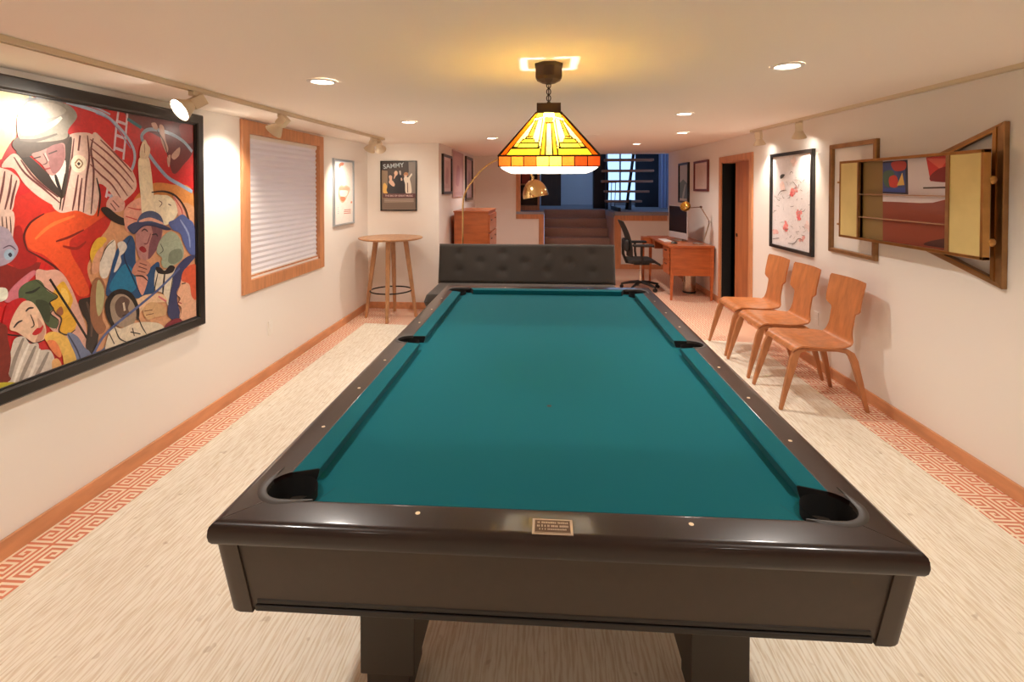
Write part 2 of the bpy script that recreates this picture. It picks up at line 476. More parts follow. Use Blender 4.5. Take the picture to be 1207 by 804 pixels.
def floor():
    T = .209; C = T / 16; mb = MB()
    mb.box(XL - .1, XR + .1, YN - .1, YF + .02, -.1, 0, 0)
    q = set()
    def H(r, c0, c1):
        for c in range(c0, c1 + 1): q.add((c, r))
    def V(c, r0, r1):
        for r in range(r0, r1 + 1): q.add((c, r))
    H(1, 1, 8); V(1, 1, 8); V(8, 1, 8); H(7, 3, 8); V(3, 3, 7); H(3, 3, 6); V(6, 3, 5); H(5, 5, 6)
    full = set()
    for c, r in q:
        for cc in (c, 16 - c):
            for rr in (r, 16 - r): full.add((cc, rr))
    for c in range(1, 16): full.add((c, 1)) ; full.add((c, 15))
    rects = []; left = set(full)
    while left:
        c, r = min(left, key=lambda t: (t[1], t[0]))
        w = 1
        while (c + w, r) in left: w += 1
        h = 1
        while (c, r + h) in left: h += 1
        if w >= h: cells = [(c + k, r) for k in range(w)]; rects.append((c, r, c + w, r + 1))
        else: cells = [(c, r + k) for k in range(h)]; rects.append((c, r, c + 1, r + h))
        left -= set(cells)
    x0g, y0g = -2.186, -.462
    for ix in range(-1, 23):
        for iy in range(-12, 38):
            X0 = x0g + ix * T; Y0 = y0g + iy * T
            if X0 > XR or Y0 > YF: continue
            if Y0 + T < 2.6 and not (X0 < -2.07 or X0 + T > 2.07): continue
            for a, b, c, d in rects:
                xa, xb, ya, yb = max(X0 + a * C, XL), min(X0 + c * C, XR), Y0 + b * C, min(Y0 + d * C, YF)
                if xb <= xa or yb <= ya: continue
                mb.add([(xa, ya, .0005), (xb, ya, .0005), (xb, yb, .0005), (xa, yb, .0005)], [(0, 1, 2, 3)], 1)
    return struct(mb.build('floor', [terracotta, creamtile]))
floor()

def wall_piece(mb, x0, x1, y0, y1, z0=0, z1=None, m=0):
    t = [cz(x, y) + .0 if z1 is None else z1 for x, y in ((x0, y0), (x1, y0), (x1, y1), (x0, y1))]
    vs = [(x0, y0, z0), (x1, y0, z0), (x1, y1, z0), (x0, y1, z0), (x0, y0, t[0]), (x1, y0, t[1]), (x1, y1, t[2]), (x0, y1, t[3])]
    mb.add(vs, [(0, 3, 2, 1), (4, 5, 6, 7), (0, 1, 5, 4), (1, 2, 6, 5), (2, 3, 7, 6), (3, 0, 4, 7)], m)
WY0, WY1, WZ0, WZ1 = 1.262, 2.50, .87, 2.0
mb = MB()
wall_piece(mb, XL - .15, XL, YN, WY0); wall_piece(mb, XL - .15, XL, WY1, YB + .15)
wall_piece(mb, XL - .15, XL, WY0, WY1, 0, WZ0); wall_piece(mb, XL - .15, XL, WY0, WY1, WZ1)
struct(mb.build('wall_left', wall_m))
DY0, DY1, DZ = 3.50, 4.44, 1.90
mb = MB()
wall_piece(mb, XR, XR + .12, YN, DY0); wall_piece(mb, XR, XR + .12, DY1, YF); wall_piece(mb, XR, XR + .12, DY0, DY1, DZ)
struct(mb.build('wall_right', wall_m))
mb = MB(); wall_piece(mb, XL, XI, YB, YB + .15); struct(mb.build('wall_back', wall_m))
mb = MB(); wall_piece(mb, XI - .12, XI, YB + .15, YF); struct(mb.build('wall_alcove', wall_m))
mb = MB(); wall_piece(mb, XL, XR, YN - .12, YN); struct(mb.build('wall_near', wall_m))
mb = MB()
mb.add([(XL - .15, YN - .12, cz(XL - .15, YN)), (XR + .12, YN - .12, cz(XR + .12, YN)), (XR + .12, YF, cz(XR + .12, YF)), (XL - .15, YF, cz(XL - .15, YF)),
        (XL - .15, YN - .12, 2.5), (XR + .12, YN - .12, 2.5), (XR + .12, YF, 2.5), (XL - .15, YF, 2.5)],
       [(0, 3, 2, 1), (4, 5, 6, 7), (0, 1, 5, 4), (1, 2, 6, 5), (2, 3, 7, 6), (3, 0, 4, 7)])
struct(mb.build('ceiling', ceil_m))
# far wall: solid on the left, knee walls under the raised floor either side of the stairs
SX0, SX1, ZU = -.02, 1.32, 1.08
mb = MB()
wall_piece(mb, XI - .12, -.56, YF, YF + .12)
wall_piece(mb, -.56, SX0 - .1, YF, YF + .12, 0, ZU - .03)
wall_piece(mb, SX1 + .12, XR, YF, YF + .12, 0, ZU - .05)
wall_piece(mb, XI - .12, XR + .7, YF + .001, YF + .12, 2.22, 3.5)
struct(mb.build('wall_far', wall_m))

# baseboards
def board(mb, x0, x1, y0, y1, h=.085): mb.box(x0, x1, y0, y1, 0, h)
for nm, a in (('baseboard_left', (XL, XL + .016, YN, YB)), ('baseboard_back', (XL + .016, XI, YB - .016, YB)),
              ('baseboard_alcove', (XI, XI + .016, YB, YF)), ('baseboard_near', (XL + .016, XR - .016, YN, YN + .016)),
              ('baseboard_far', (XI + .016, -.12, YF - .016, YF))):
    mb = MB(); board(mb, *a); struct(mb.build(nm, base_m, bevel=.003))
mb = MB(); board(mb, XR - .016, XR, YN, DY0 - .1); board(mb, XR - .016, XR, DY1 + .09, YF)
struct(mb.build('baseboard_right', base_m, bevel=.003))

# stair trims
def tr(name, *boxes):
    mb = MB()
    for b in boxes: mb.box(*b)
    return struct(mb.build(name, casing_m, bevel=.003))
tr('trim_1', (-.565, -.48, YF - .02, YF, .96, 2.19), (-.48, -.02, YF - .02, YF, .96, 1.07), (-.115, -.02, YF - .02, YF, 0, .96),
   (-.56, -.48, YF, YF + .12, 1.09, 2.19))
tr('trim_2', (SX1 + .02, SX1 + .14, YF - .02, YF, .0, 1.04), (SX1 + .14, XR - .02, YF - .02, YF, .93, 1.04),
   (SX1 + .14, XR - .02, YF - .02, YF, 0, .09))
# window casing and shade
mb = frame_mb('x', XL, XL + .022, 1.168, 2.588, .752, 2.088, .10)
o = struct(mb.build('window_1', casing_m))
mb = MB()
for y0, y1, z0, z1 in ((WY0, WY0 + .012, WZ0, WZ1), (WY1 - .012, WY1, WZ0, WZ1), (WY0, WY1, WZ0, WZ0 + .012), (WY0, WY1, WZ1 - .012, WZ1)):
    mb.box(XL - .15, XL, y0, y1, z0, z1)
mb.build('window_jamb', casing_m, o)
mb = MB(); mb.box(XL - .125, XL - .12, WY0 + .012, WY1 - .012, WZ0 + .012, WZ1 - .012); mb.build('window_pane', pane_m, o)
mb = MB(); n = 24; zs = [WZ0 + .012 + (WZ1 - .045 - WZ0 - .012) * k / n for k in range(n + 1)]
pts = []
for k in range(n):
    pts += [(XL - .012, zs[k]), (XL - .021, (zs[k] + zs[k + 1]) / 2)]
pts.append((XL - .012, zs[-1]))
ring = pts + [(p[0] - .006, p[1]) for p in reversed(pts)]
mb.loft([[(p[0], WY0 + .016, p[1]) for p in ring], [(p[0], WY1 - .016, p[1]) for p in ring]])
sh = mb.build('pleated_shade', shade_m)
tag(sh, 'white pleated cellular shade lowered inside the orange wood window frame', 'window shade')
mb = MB(); mb.box(XL - .034, XL - .006, WY0 + .014, WY1 - .014, WZ1 - .046, WZ1 - .014); mb.build('head_rail', white_m, sh)
mb = MB(); mb.box(XL - .032, XL - .008, WY0 + .014, WY1 - .014, WZ0 + .0125, WZ0 + .022); mb.build('bottom_rail', white_m, sh)

# right hand door: casing, closet behind painted black for its darkness, sliding leaf
mb = MB()
mb.box(XR - .02, XR, DY1, DY1 + .075, 0, DZ + .075); mb.box(XR - .02, XR, DY0 - .085, DY0, 0, DZ + .075); mb.box(XR - .02, XR, DY0, DY1, DZ, DZ + .075)
mb.box(XR, XR + .12, DY0, DY0 + .012, 0, DZ); mb.box(XR, XR + .12, DY0, DY1, DZ - .012, DZ)
d = struct(mb.build('door_1', casing_m, bevel=.003))
MB().box(XR, XR + .12, DY1 - .012, DY1, 0, DZ).build('blackened_jamb', dark_m, d)  # jamb blackened so the door gap looks unlit
mb = MB(); mb.box(XR + .02, XR + .05, DY0 + .013, 4.02, .01, DZ - .014); lf = mb.build('door_leaf', leaf_m, d, bevel=.002)
mb = MB(); mb.cyl((XR + .0199, 3.96, .98), (XR + .014, 3.96, .98), .022); mb.build('finger_pull', iron_m, lf)
mb = MB()
mb.box(XR + .12, XR + .75, DY0 - .2, DY0 - .17, 0, 2.1); mb.box(XR + .12, XR + .75, DY1 + .3, DY1 + .33, 0, 2.1)
mb.box(XR + .72, XR + .75, DY0 - .17, DY1 + .3, 0, 2.1); mb.box(XR + .12, XR + .75, DY0 - .2, DY1 + .33, 2.1, 2.13)
mb.box(XR + .12, XR + .75, DY0 - .2, DY1 + .33, -.03, 0)
struct(mb.build('wall_closet', dark_m))

# ------------------------------------------------------------------ stairs and the raised level behind
mb = MB()
pts = [(YF + .0, 0)]
for k in range(6):
    y = YF + .27 * k; z = .18 * (k + 1)
    pts += [(y - .015, z - .02), (y - .02, z - .005), (y - .012, z), (y + .27, z)]
pts += [(YF + .27 * 6, 0)]
mb.prism([(p[0], p[1]) for p in pts], SX0 + .003, SX1 - .003, 'x')
stairs = mb.build('staircase', carpet_m)
tag(stairs, 'brown carpeted steps rising between the two knee walls', 'stairs')
mb = MB()
mb.box(-1.5, SX0, YF + .12, 12.0, ZU - .1, ZU); mb.box(SX1, 3.2, YF + .12, 12.0, ZU - .1, ZU); mb.box(SX0, SX1, YF + 1.62, 12.0, ZU - .1, ZU)
mb.box(-.56, SX0 - .0, YF - .03, YF + .12, ZU - .03, ZU + .02); mb.box(SX1 + .02, XR - .0, YF - .03, YF + .12, ZU - .05, ZU + .02)
struct(mb.build('floor_upper', plat_m))
struct(MB().box(SX0 - .1, SX0, YF, 9.02, 0, ZU - .1).build('wall_stair_left', carpet_m)); struct(MB().box(SX1, SX1 + .12, YF, 9.02, 0, ZU - .1).build('wall_stair_right', carpet_m))
mb = MB()
for x0_, x1_, ya, yb in ((-1.62, -1.5, 9.2, 11.2), (3.2, 3.32, 8.6, 11.6)):  # side walls with openings for the added, unseen windows
    mb.box(x0_, x1_, YF + .12, ya, ZU - .1, 3.5); mb.box(x0_, x1_, yb, 12, ZU - .1, 3.5); mb.box(x0_, x1_, ya, yb, ZU - .1, 1.2); mb.box(x0_, x1_, ya, yb, 3.4, 3.5)
# back wall of the raised level with window openings at x 1.2..2.45
mb.box(-1.62, 1.72, 12, 12.1, ZU - .1, 3.5); mb.box(2.86, 3.32, 12, 12.1, ZU - .1, 3.5)
mb.box(1.72, 2.86, 12, 12.1, ZU - .1, 1.12); mb.box(1.72, 2.86, 12, 12.1, 3.3, 3.5)
struct(mb.build('wall_upper', upper_wall))
mb = MB(); mb.box(-1.62, 3.32, YF + .12, 12.1, 3.5, 3.6); struct(mb.build('ceiling_upper', ceil_m))
mb = MB()
for x0, x1 in ((1.72, 1.77), (2.10, 2.14), (2.81, 2.86)): mb.box(x0, x1, 11.98, 12.08, 1.12, 3.3)
for z in (1.12, 3.25): mb.box(1.72, 2.86, 11.98, 12.08, z, z + .05)
w2 = struct(mb.build('window_2', upper_wall))
mb = MB(); mb.box(1.72, 2.86, 12.03, 12.036, 1.12, 3.3); mb.build('window_pane', pane_m, w2)
for i_, (xw, ya, yb) in enumerate(((-1.56, 9.2, 11.2), (3.26, 8.6, 11.6))):
    mb = MB(); mb.box(xw - .06, xw + .06, ya, ya + .05, 1.2, 3.4); mb.box(xw - .06, xw + .06, yb - .05, yb, 1.2, 3.4); mb.box(xw - .06, xw + .06, ya, yb, 1.2, 1.25); mb.box(xw - .06, xw + .06, ya, yb, 3.35, 3.4)
    added_window = struct(mb.build('window_%d' % (3 + i_), upper_wall)); MB().box(xw - .003, xw + .003, ya + .05, yb - .05, 1.25, 3.35).build('window_pane', pane_m, added_window)
# unseen side windows of the raised level, added to bring daylight on to the landing
# dark door leaf and wood cabinet seen beyond the landing
mb = MB(); mb.box(-.1, .43, 11.1, 11.16, ZU, 2.75); dd = struct(mb.build('door_2', dark_door))
mb = MB(); mb.box(.0, .33, 11.09, 11.1, ZU + .1, ZU + .9); mb.box(.0, .33, 11.09, 11.1, ZU + 1.0, ZU + 1.6); mb.build('door_panel', dark_door, dd, bevel=.005)
t = thing('wood_shelf_unit', 'orange wooden shelf unit behind the knee wall left of the steps', 'shelf', (-.33, 8.5, ZU))
mb = MB(); mb.box(-.60, -.56, 8.4, 8.7, ZU, 2.2); mb.box(-.16, -.115, 8.4, 8.7, ZU, 2.2); mb.build('side_panel', casing_m, t)
for za, zb in ((ZU, ZU + .10), (2.14, 2.2), (1.62, 1.65)): MB().box(-.56, -.16, 8.4, 8.7, za, zb).build('shelf_board', casing_m, t)
mb = MB(); mb.box(-.56, -.16, 8.68, 8.7, ZU + .1, 2.14); mb.build('back_panel', dark_door, t)
tag(MB().box(-.50, -.33, 8.45, 8.6, 1.6505, 1.93, b=.01).build('box', mat('red_box', (170, 60, 40), .6)), 'small red box on the upper board of the wooden shelf unit', 'box')
# newel post + railing panel at the right of the steps
t = thing('stair_railing', 'dark navy stair railing with tall newel beside the carpeted steps', 'railing', (SX1, 9.0, ZU))
mb = MB(); mb.box(1.12, 1.40, 9.35, 9.55, ZU, 3.4); mb.build('newel_post', navy_m, t, bevel=.005)
mb = MB(); mb.prism([(9.05, ZU + .001), (9.05, 1.95), (9.35, 2.2), (9.35, ZU + .001)], SX1 + .06, SX1 + .1, 'x'); mb.build('railing_panel', navy_m, t)
# open-riser flight
t = thing('open_staircase', 'open-riser staircase of wooden treads in front of the blue window', 'stairs', (1.9, 8.6, ZU))
for k in range(6):
    z = 1.27 + .218 * k - .03; y = 8.75 - .18 * k
    x1 = (2.12, 2.24, 2.28, 2.26, 2.22, 2.18)[k]; x0 = (1.33, 1.29, 1.21, 1.20, 1.23, 1.2)[k]
    MB().box(x0, x1, y, y + .26, z, z + .05, b=.012).build('tread', tread_m, t)
MB().box(1.83, 1.88, 8.7, 8.95, ZU, 1.3).build('support_post', navy_m, t)
MB().box(1.47, 1.53, 7.9, 8.98, ZU, 1.16).build('base_beam', navy_m, t)
mb = MB()
mb.prism([(8.95, ZU), (9.1, ZU), (7.95, 2.6), (7.8, 2.6)], 1.80, 1.84, 'x'); mb.build('stringer', navy_m, t)
# curtains, pale drape and dark panels by the window
mb = MB(); mb.box(2.27, 2.86, 10.4, 10.5, ZU, 2.9); o = mb.build('room_divider', navy_m); tag(o, 'dark navy panel standing behind the open staircase', 'panel')
mb = MB()
rg = []
for k in range(40):
    a = k / 39; rg.append((2.66 + .32 * a, 9.6 + .035 * math.sin(a * 26)))
mb.prism(rg + [(p[0], p[1] + .012) for p in reversed(rg)], ZU + .01, 2.9)
tag(mb.build('curtain', mat('pale_blue_curtain', (176, 190, 220), .8), smooth=True), 'pale blue gathered curtain beside the open staircase', 'curtain')
mb = MB()
for x in (1.52, 1.60, 1.68, 1.78): mb.cyl((x, 10.6, ZU), (x + .02, 10.6, ZU + .62), .010, n=8)
mb.tube([(1.5, 10.6, ZU + .62), (1.82, 10.6, ZU + .62)], .014, 8)
tag(mb.build('balustrade', navy_m), 'thin dark balusters in front of the blue window', 'railing')

# ------------------------------------------------------------------ rug
mb = MB(); P = [(-2.07, YN + .1), (2.08, YN + .1), (2.08, 2.72), (-2.08, 3.2)]; mb.prism(P, .001, .007)
rug = mb.build('area_rug', jute_m); tag(rug, 'large cream ribbed jute rug under the pool table', 'rug')

# ------------------------------------------------------------------ pool table
PT = thing('pool_table', 'dark mahogany pool table with teal cloth and six drop pockets', 'pool table', (0, 0, 0))
NX, NY, WI, OX, OY, ZR, ZB = .635, 1.27, .062, .790, 1.433, .80, .765
CP = [(sx * .670, sy * 1.270) for sx in (-1, 1) for sy in (-1, 1)]; SP = [(-.705, 0), (.705, 0)]
def holes(mb, r, rs, z0, z1, extra=0):
    for c in CP: mb.cyl((c[0], c[1], z0), (c[0], c[1], z1), r, n=48)
    for c in SP: mb.cyl((c[0], c[1], z0), (c[0], c[1], z1), rs, n=48)
# bed
mb = MB(); mb.box(-.70, .70, -1.335, 1.335, .735, ZB)
bed = mb.build('bed_cloth', cloth_m, PT, world=False); c = MB(); holes(c, .061, .052, .7, .9); boolean_cut(bed, c)
# cushions
def cushion(L0, L1, e0, e1, f0, f1, T):
    """nose from L0+e0 to L1-e1, back from L0+f0 to L1-f1; local: s along, d = 0 nose, .064 back"""
    prof = [(0, .797), (.004, .7995), (.064, .8003), (.064, .767), (.008, .7655), (.002, .787)]
    r0 = []; r1 = []
    for d, z in prof:
        t = d / .064
        r0.append(T(L0 + e0 + (f0 - e0) * t, d, z)); r1.append(T(L1 - e1 - (f1 - e1) * t, d, z))
    mb = MB(); mb.loft([r0, r1]); o = mb.build('cushion', cloth_m, PT, world=False); c = MB(); holes(c, .0615, .0525, .7, .9); boolean_cut(o, c)
    o.data.materials.clear(); o.data.materials.append(cloth_m)
    o.data.polygons.foreach_set('material_index', [0] * len(o.data.polygons)); o.data.polygons.foreach_set('use_smooth', [True] * len(o.data.polygons)); o.data.set_sharp_from_angle(angle=R(30))
    for L, sg, rr_ in ((L0, 1, 0), (L1, -1, 1)):
        e, f_ = ((e0, f0), (e1, f1))[rr_]
        A, B = [], []
        for d, z in prof:
            q = L + sg * (e + (f_ - e) * d / .064); A.append(T(q - sg * .0003, d, z - .0004)); B.append(T(q - sg * .0026, d, z - .0012))
        MB().loft([A, B]).build('cushion_facing', liner_m, o, world=False)
    return o
ce, cb, se, sb = .083, .058, .064, .055
for sx in (-1, 1):
    for a, b, q in ((-NY, 0, 0), (0, NY, 1)):
        T = lambda s, d, z, sx=sx: (sx * (NX + d), s, z)
        if q == 0: cushion(a, b, ce, se, cb, sb, T)
        else: cushion(a, b, se, ce, sb, cb, T)
for sy in (-1, 1):
    cushion(-NX, NX, ce, ce, cb, cb, lambda s, d, z, sy=sy: (s, sy * (NY + d), z))
# wooden rails (mitred at the corners, split at the side pockets)
def rail_prof(w):
    return [(WI, .755), (WI, .7985), (WI + .004, .8005), (WI + .010, .8006), (w - .022, .8006), (w - .014, .8000), (w - .007, .7972), (w - .002, .7915), (w, .784), (w + .001, .770), (w - .001, .758), (w - .006, .750), (w - .03, .748)]
cut = lambda: None
def make_rail(T, prof, s0, s1, m0, m1):
    r0 = [T(s0 if not m0 else m0[1](d), d, z) for d, z in prof]
    r1 = [T(s1 if not m1 else m1[1](d), d, z) for d, z in prof]
    mb = MB(); mb.loft([r0, r1]); o = mb.build('rail', mahogany, PT, world=False)
    c = MB(); holes(c, .064, .055, .7, .9)
    boolean_cut(o, c)
    o.data.materials.clear(); o.data.materials.append(mahogany)
    o.data.polygons.foreach_set('material_index', [0] * len(o.data.polygons))
    o.data.polygons.foreach_set('use_smooth', [True] * len(o.data.polygons)); o.data.set_sharp_from_angle(angle=R(28))
    return o
wx, wy = OX - NX, OY - NY
kx = wy / wx
for sx in (-1, 1):
    T = lambda s, d, z, sx=sx: (sx * (NX + d), s, z)
    for s0, s1 in ((-1, 0), (0, 1)):
        if s0 == -1: make_rail(T, rail_prof(wx), None, -.0015, (0, lambda d: -(NY + d * kx) + .0008), None)
        else: make_rail(T, rail_prof(wx), .0015, None, None, (0, lambda d: NY + d * kx - .0008))
for sy in (-1, 1):
    T = lambda s, d, z, sy=sy: (s, sy * (NY + d), z)
    make_rail(T, rail_prof(wy), None, None, (0, lambda d: -(NX + d / kx) + .0008), (0, lambda d: NX + d / kx - .0008))
# pockets: moulded horseshoe rim + dark cup
def pocket(c, ang, r, half, w):
    mb = MB(); rings = []
    n = 40
    for k in range(n + 1):
        a = ang - half + 2 * half * k / n
        e = min(1, min(k, n - k) / 5 * .75 + .25)
        ca, sa = math.cos(a), math.sin(a)
        w2 = w * e; cx = lambda rr, z: (c[0] + ca * rr, c[1] + sa * rr, z)
        rings.append([cx(r, .79), cx(r + .001, .8015), cx(r + .3 * w2, .8035), cx(r + .75 * w2, .803), cx(r + w2, .8008), cx(r + w2, .79)])
    mb.loft(rings)
    o = mb.build('pocket', rubber_m, PT, world=False, smooth=True)
    m2 = MB(); m2.lathe([(r + .0005, .7905), (r - .002, .70), (r - .012, .655), (0.001, .64)], (c[0], c[1], 0), 40)
    m2.build('pocket_cup', liner_m, o, smooth=True, world=False)
def corner_pocket(c, r, w):
    sx, sy = (1 if c[0] > 0 else -1), (1 if c[1] > 0 else -1)
    path = []                                   # (point, outward normal, width factor)
    for k in range(7): t = k / 6; path.append(((c[0] - sx * .082 * (1 - t), c[1] + sy * r), (0, sy), .12 + .88 * t ** .8))
    for k in range(1, 16):
        a = PI / 2 * k / 16; path.append(((c[0] + sx * r * math.sin(a), c[1] + sy * r * math.cos(a)), (sx * math.sin(a), sy * math.cos(a)), 1))
    for k in range(7): t = k / 6; path.append(((c[0] + sx * r, c[1] - sy * .075 * t), (sx, 0), 1 - .88 * t ** 1.25))
    rings = []
    for (px_, py_), (nx_, ny_), e in path:
        w2 = w * e; g = lambda d, z: (px_ + nx_ * d, py_ + ny_ * d, z)
        rings.append([g(0, .788), g(.001, .8012), g(.3 * w2, .8035), g(.75 * w2, .8032), g(w2, .8008), g(w2, .788)])
    o = MB().loft(rings).build('pocket', rubber_m, PT, world=False, smooth=True)
    MB().lathe([(r + .0005, .7905), (r - .002, .70), (r - .012, .655), (0.001, .64)], (c[0], c[1], 0), 40).build('pocket_cup', liner_m, o, smooth=True, world=False)
for (x, y) in CP: corner_pocket((x, y), .0605, .022)
for (x, y) in SP: pocket((x, y), 0 if x > 0 else PI, .052, R(100), .017)
# sights
def sight(x, y): MB().lathe([(.0058, .8004), (.0058, .8011), (.004, .8013), (.0001, .8013)], (x, y, 0), 16).build('sight', pearl_m, PT, world=False)
S = .3175
for sx in (-1, 1):
    for k in (1, 2, 3, 5, 6, 7): sight(sx * (NX + .094), -NY + k * S)
    sight(sx * S, -(NY + .094)); sight(sx * S, NY + .094)
# name plate on the near rail
mb = MB(); mb.box(-.046, .046, -1.421, -1.368, .800, .8022, b=.0009); plate = mb.build('name_plate', pewter_m, PT, world=False)
mb = MB()
mb.box(-.040, .040, -1.4165, -1.3725, .8022, .8025, 0)
mb.build('plate_recess', pewter_dark, plate, world=False)
mb = MB(); rr = random.Random(3)
for yy, x0, x1, h in ((-1.382, -.034, .034, .0062), (-1.3935, -.035, .036, .0075), (-1.4045, -.03, .03, .005)):
    x = x0
    while x < x1:
        w = rr.uniform(.0022, .0042)
        mb.box(x, x + w * .75, yy - h / 2, yy + h / 2 * rr.uniform(.5, 1), .8025, .8030)
        x += w + (rr.random() < .18) * .003
mb.box(-.039, .039, -1.4160, -1.4150, .8025, .803); mb.box(-.039, .039, -1.3740, -1.3730, .8025, .803)
mb.build('plate_relief', pewter_m, plate, world=False)
# apron
ATX, ATY, ABX, ABY, ZA0, ZA1 = .783, 1.420, .764, 1.394, .580, .752
def slab(pt, pb, name, m, out, z0=ZA0, z1=ZA1, th=.022, bev=.0):
    (x0, y0), (x1, y1) = pt; (a0, b0), (a1, b1) = pb
    nx, ny = out
    vs = [(a0, b0, z0), (a1, b1, z0), (x1, y1, z1), (x0, y0, z1)]
    vi = [(x - nx * th, y - ny * th, z) for x, y, z in vs]
    mb = MB(); mb.loft([vs, vi]); return mb.build(name, m, PT, world=False, bevel=bev)
cr = .055
slab([(-ATX + cr, -ATY), (ATX - cr, -ATY)], [(-ABX + cr, -ABY), (ABX - cr, -ABY)], 'apron_panel', apron_m, (0, -1))
slab([(-ATX + cr, ATY), (ATX - cr, ATY)], [(-ABX + cr, ABY), (ABX - cr, ABY)], 'apron_panel', apron_m, (0, 1))
slab([(-ATX, -ATY + cr), (-ATX, ATY - cr)], [(-ABX, -ABY + cr), (-ABX, ABY - cr)], 'apron_panel', apron_m, (-1, 0))
slab([(ATX, -ATY + cr), (ATX, ATY - cr)], [(ABX, -ABY + cr), (ABX, ABY - cr)], 'apron_panel', apron_m, (1, 0))
for sx in (-1, 1):
    for sy in (-1, 1):
        rings = []
        for z, X, Y in ((ZA0 - .012, ABX + .002, ABY + .002), (ZA1, ATX + .004, ATY + .004)):
            q = [(X - cr - .006, Y), (X - .03, Y), (X - .018, Y - .003), (X - .008, Y - .009), (X - .003, Y - .018), (X, Y - .03), (X, Y - cr - .006), (X - .03, Y - cr - .006), (X - cr - .006, Y - cr - .006), (X - cr - .006, Y - .03)]
            rings.append([(sx * a, sy * b, z) for a, b in q])
        MB().loft(rings).build('corner_post', apron_m, PT, world=False, smooth=True, auto=35)
mb = MB()
for z0, z1, g in ((ZA0 - .004, ZA0 + .010, .008), (ZA0 + .012, ZA0 + .024, .0055)):
    X, Y = ABX + g, ABY + g
    for sy in (-1, 1): mb.box(-X + cr + .02, X - cr - .02, min(sy * Y, sy * (Y - .02)), max(sy * Y, sy * (Y - .02)), z0, z1, b=.003)
    for sx in (-1, 1): mb.box(min(sx * X, sx * (X - .02)), max(sx * X, sx * (X - .02)), -Y + cr + .02, Y - cr - .02, z0, z1, b=.003)
mb.build('lower_moulding', moulding_m, PT, world=False)
mb = MB(); mb.box(-.70, .70, -1.33, 1.33, .60, .735); mb.build('under_frame', leg_m, PT, world=False)
for sx in (-1, 1):
    for sy in (-1, 1):
        mb = MB(); x0, x1 = sorted((sx * .400, sx * .563)); y0, y1 = sorted((sy * 1.085, sy * .885))
        mb.box(x0, x1, y0, y1, .127, .60, b=.004)
        xs0, xs1 = sorted((sx * .42, sx * .55)); mb.box(xs0, xs1, y0 + .02, y1 - .02, .03, .13, b=.003)
        l = mb.build('leg', leg_m, PT, world=False)
        MB().lathe([(.001, .007), (.03, .007), (.03, .022), (.012, .026), (.012, .04)], ((x0 + x1) / 2, (y0 + y1) / 2, 0), 24).build('levelling_foot', iron_m, l, world=False)
# small dark spot mark on the cloth
MB().lathe([(.009, ZB + .0003), (.0001, ZB + .0005)], (0, -.668, 0), 20).build('foot_spot', mat('spot_sticker', (60, 50, 45), .8), PT, world=False)

# ------------------------------------------------------------------ pendant
LX, LY = 0.0, -.27
PD = thing('pendant_lamp', 'stained glass pendant lamp with yellow and amber panes over the pool table', 'pendant lamp', (LX, LY, cz(0, LY)))
ZC = cz(0, LY)
M45 = Matrix.Rotation(PI / 8, 4, 'Z')
MB().lathe([(.012, ZC - .088), (.030, ZC - .083), (.055, ZC - .070), (.0625, ZC - .058), (.0625, ZC - .012), (.066, ZC - .010), (.066, ZC), (.001, ZC)], (LX, LY, 0), 8, M=M45).build('canopy', bronze_m, PD)
zt = 1.945; zb_ = ZC - .085; n = 6; L = (zb_ - zt) / n
for k in range(n):
    z = zt + L * (k + .5); h = L * .5 + .006; mb = MB(); pts = []
    for j in range(16):
        a = 2 * PI * j / 16; x = .009 * math.cos(a); zz = h * math.sin(a)
        pts.append((LX + (x if k % 2 else 0), LY + (0 if k % 2 else x), z + zz))
    mb.tube(pts, .0022, 8, closed=True); mb.build('chain_link', bronze_m, PD)
# collar with slots round a lid
mb = MB(); hw = .052
for a, b, c_, d_ in ((-hw, hw, -hw, -hw + .004), (-hw, hw, hw - .004, hw), (-hw, -hw + .004, -hw, hw), (hw - .004, hw, -hw, hw)):
    mb.box(LX + a, LX + b, LY + c_, LY + d_, 1.895, 1.938)
mb.box(LX - .039, LX + .039, LY - .039, LY + .039, 1.925, 1.929)
for s_ in (-1, 1): mb.box(LX - .006, LX + .006, LY + min(s_ * .04, s_ * .052), LY + max(s_ * .04, s_ * .052), 1.925, 1.929)
mb.cyl((LX, LY, 1.929), (LX, LY, 1.95), .008, n=12)
mb.build('collar', bronze_m, PD)
WW, YY, AA, OO, GG = (255, 255, 255), (250, 220, 104), (232, 176, 84), (200, 96, 30), (234, 228, 140)
pieces = [(YY, [(92, 650), (285, 405), (420, 405), (620, 650)])]
half = [(YY, [(128, 648), (150, 612), (310, 612), (308, 648)]), (GG, [(160, 608), (178, 583), (302, 583), (304, 608)]), (YY, [(205, 580), (215, 560), (275, 560), (280, 580)]),
        (GG, [(228, 557), (236, 545), (268, 545), (270, 557)]), (OO, [(92, 650), (285, 405), (297, 405), (262, 470), (125, 650)]),
        (WW, [(262, 468), (284, 452), (238, 550), (205, 575), (188, 604), (160, 604)]), (AA, [(285, 455), (295, 450), (262, 548), (243, 552)]),
        (WW, [(297, 448), (324, 440), (312, 520), (300, 580), (280, 578), (268, 550)]), (WW, [(322, 445), (332, 470), (314, 600), (296, 605), (306, 560)]),
        (AA, [(333, 468), (342, 468), (334, 648), (310, 648)]), (YY, [(290, 408), (325, 408), (322, 432), (284, 440)])]
for c_, p in half: pieces += [(c_, p), (c_, [(712 - x, y) for x, y in p])]
pieces += [(WW, [(344, 470), (368, 470), (374, 648), (338, 648)]), (YY, [(333, 436), (379, 436), (376, 466), (336, 466)])]
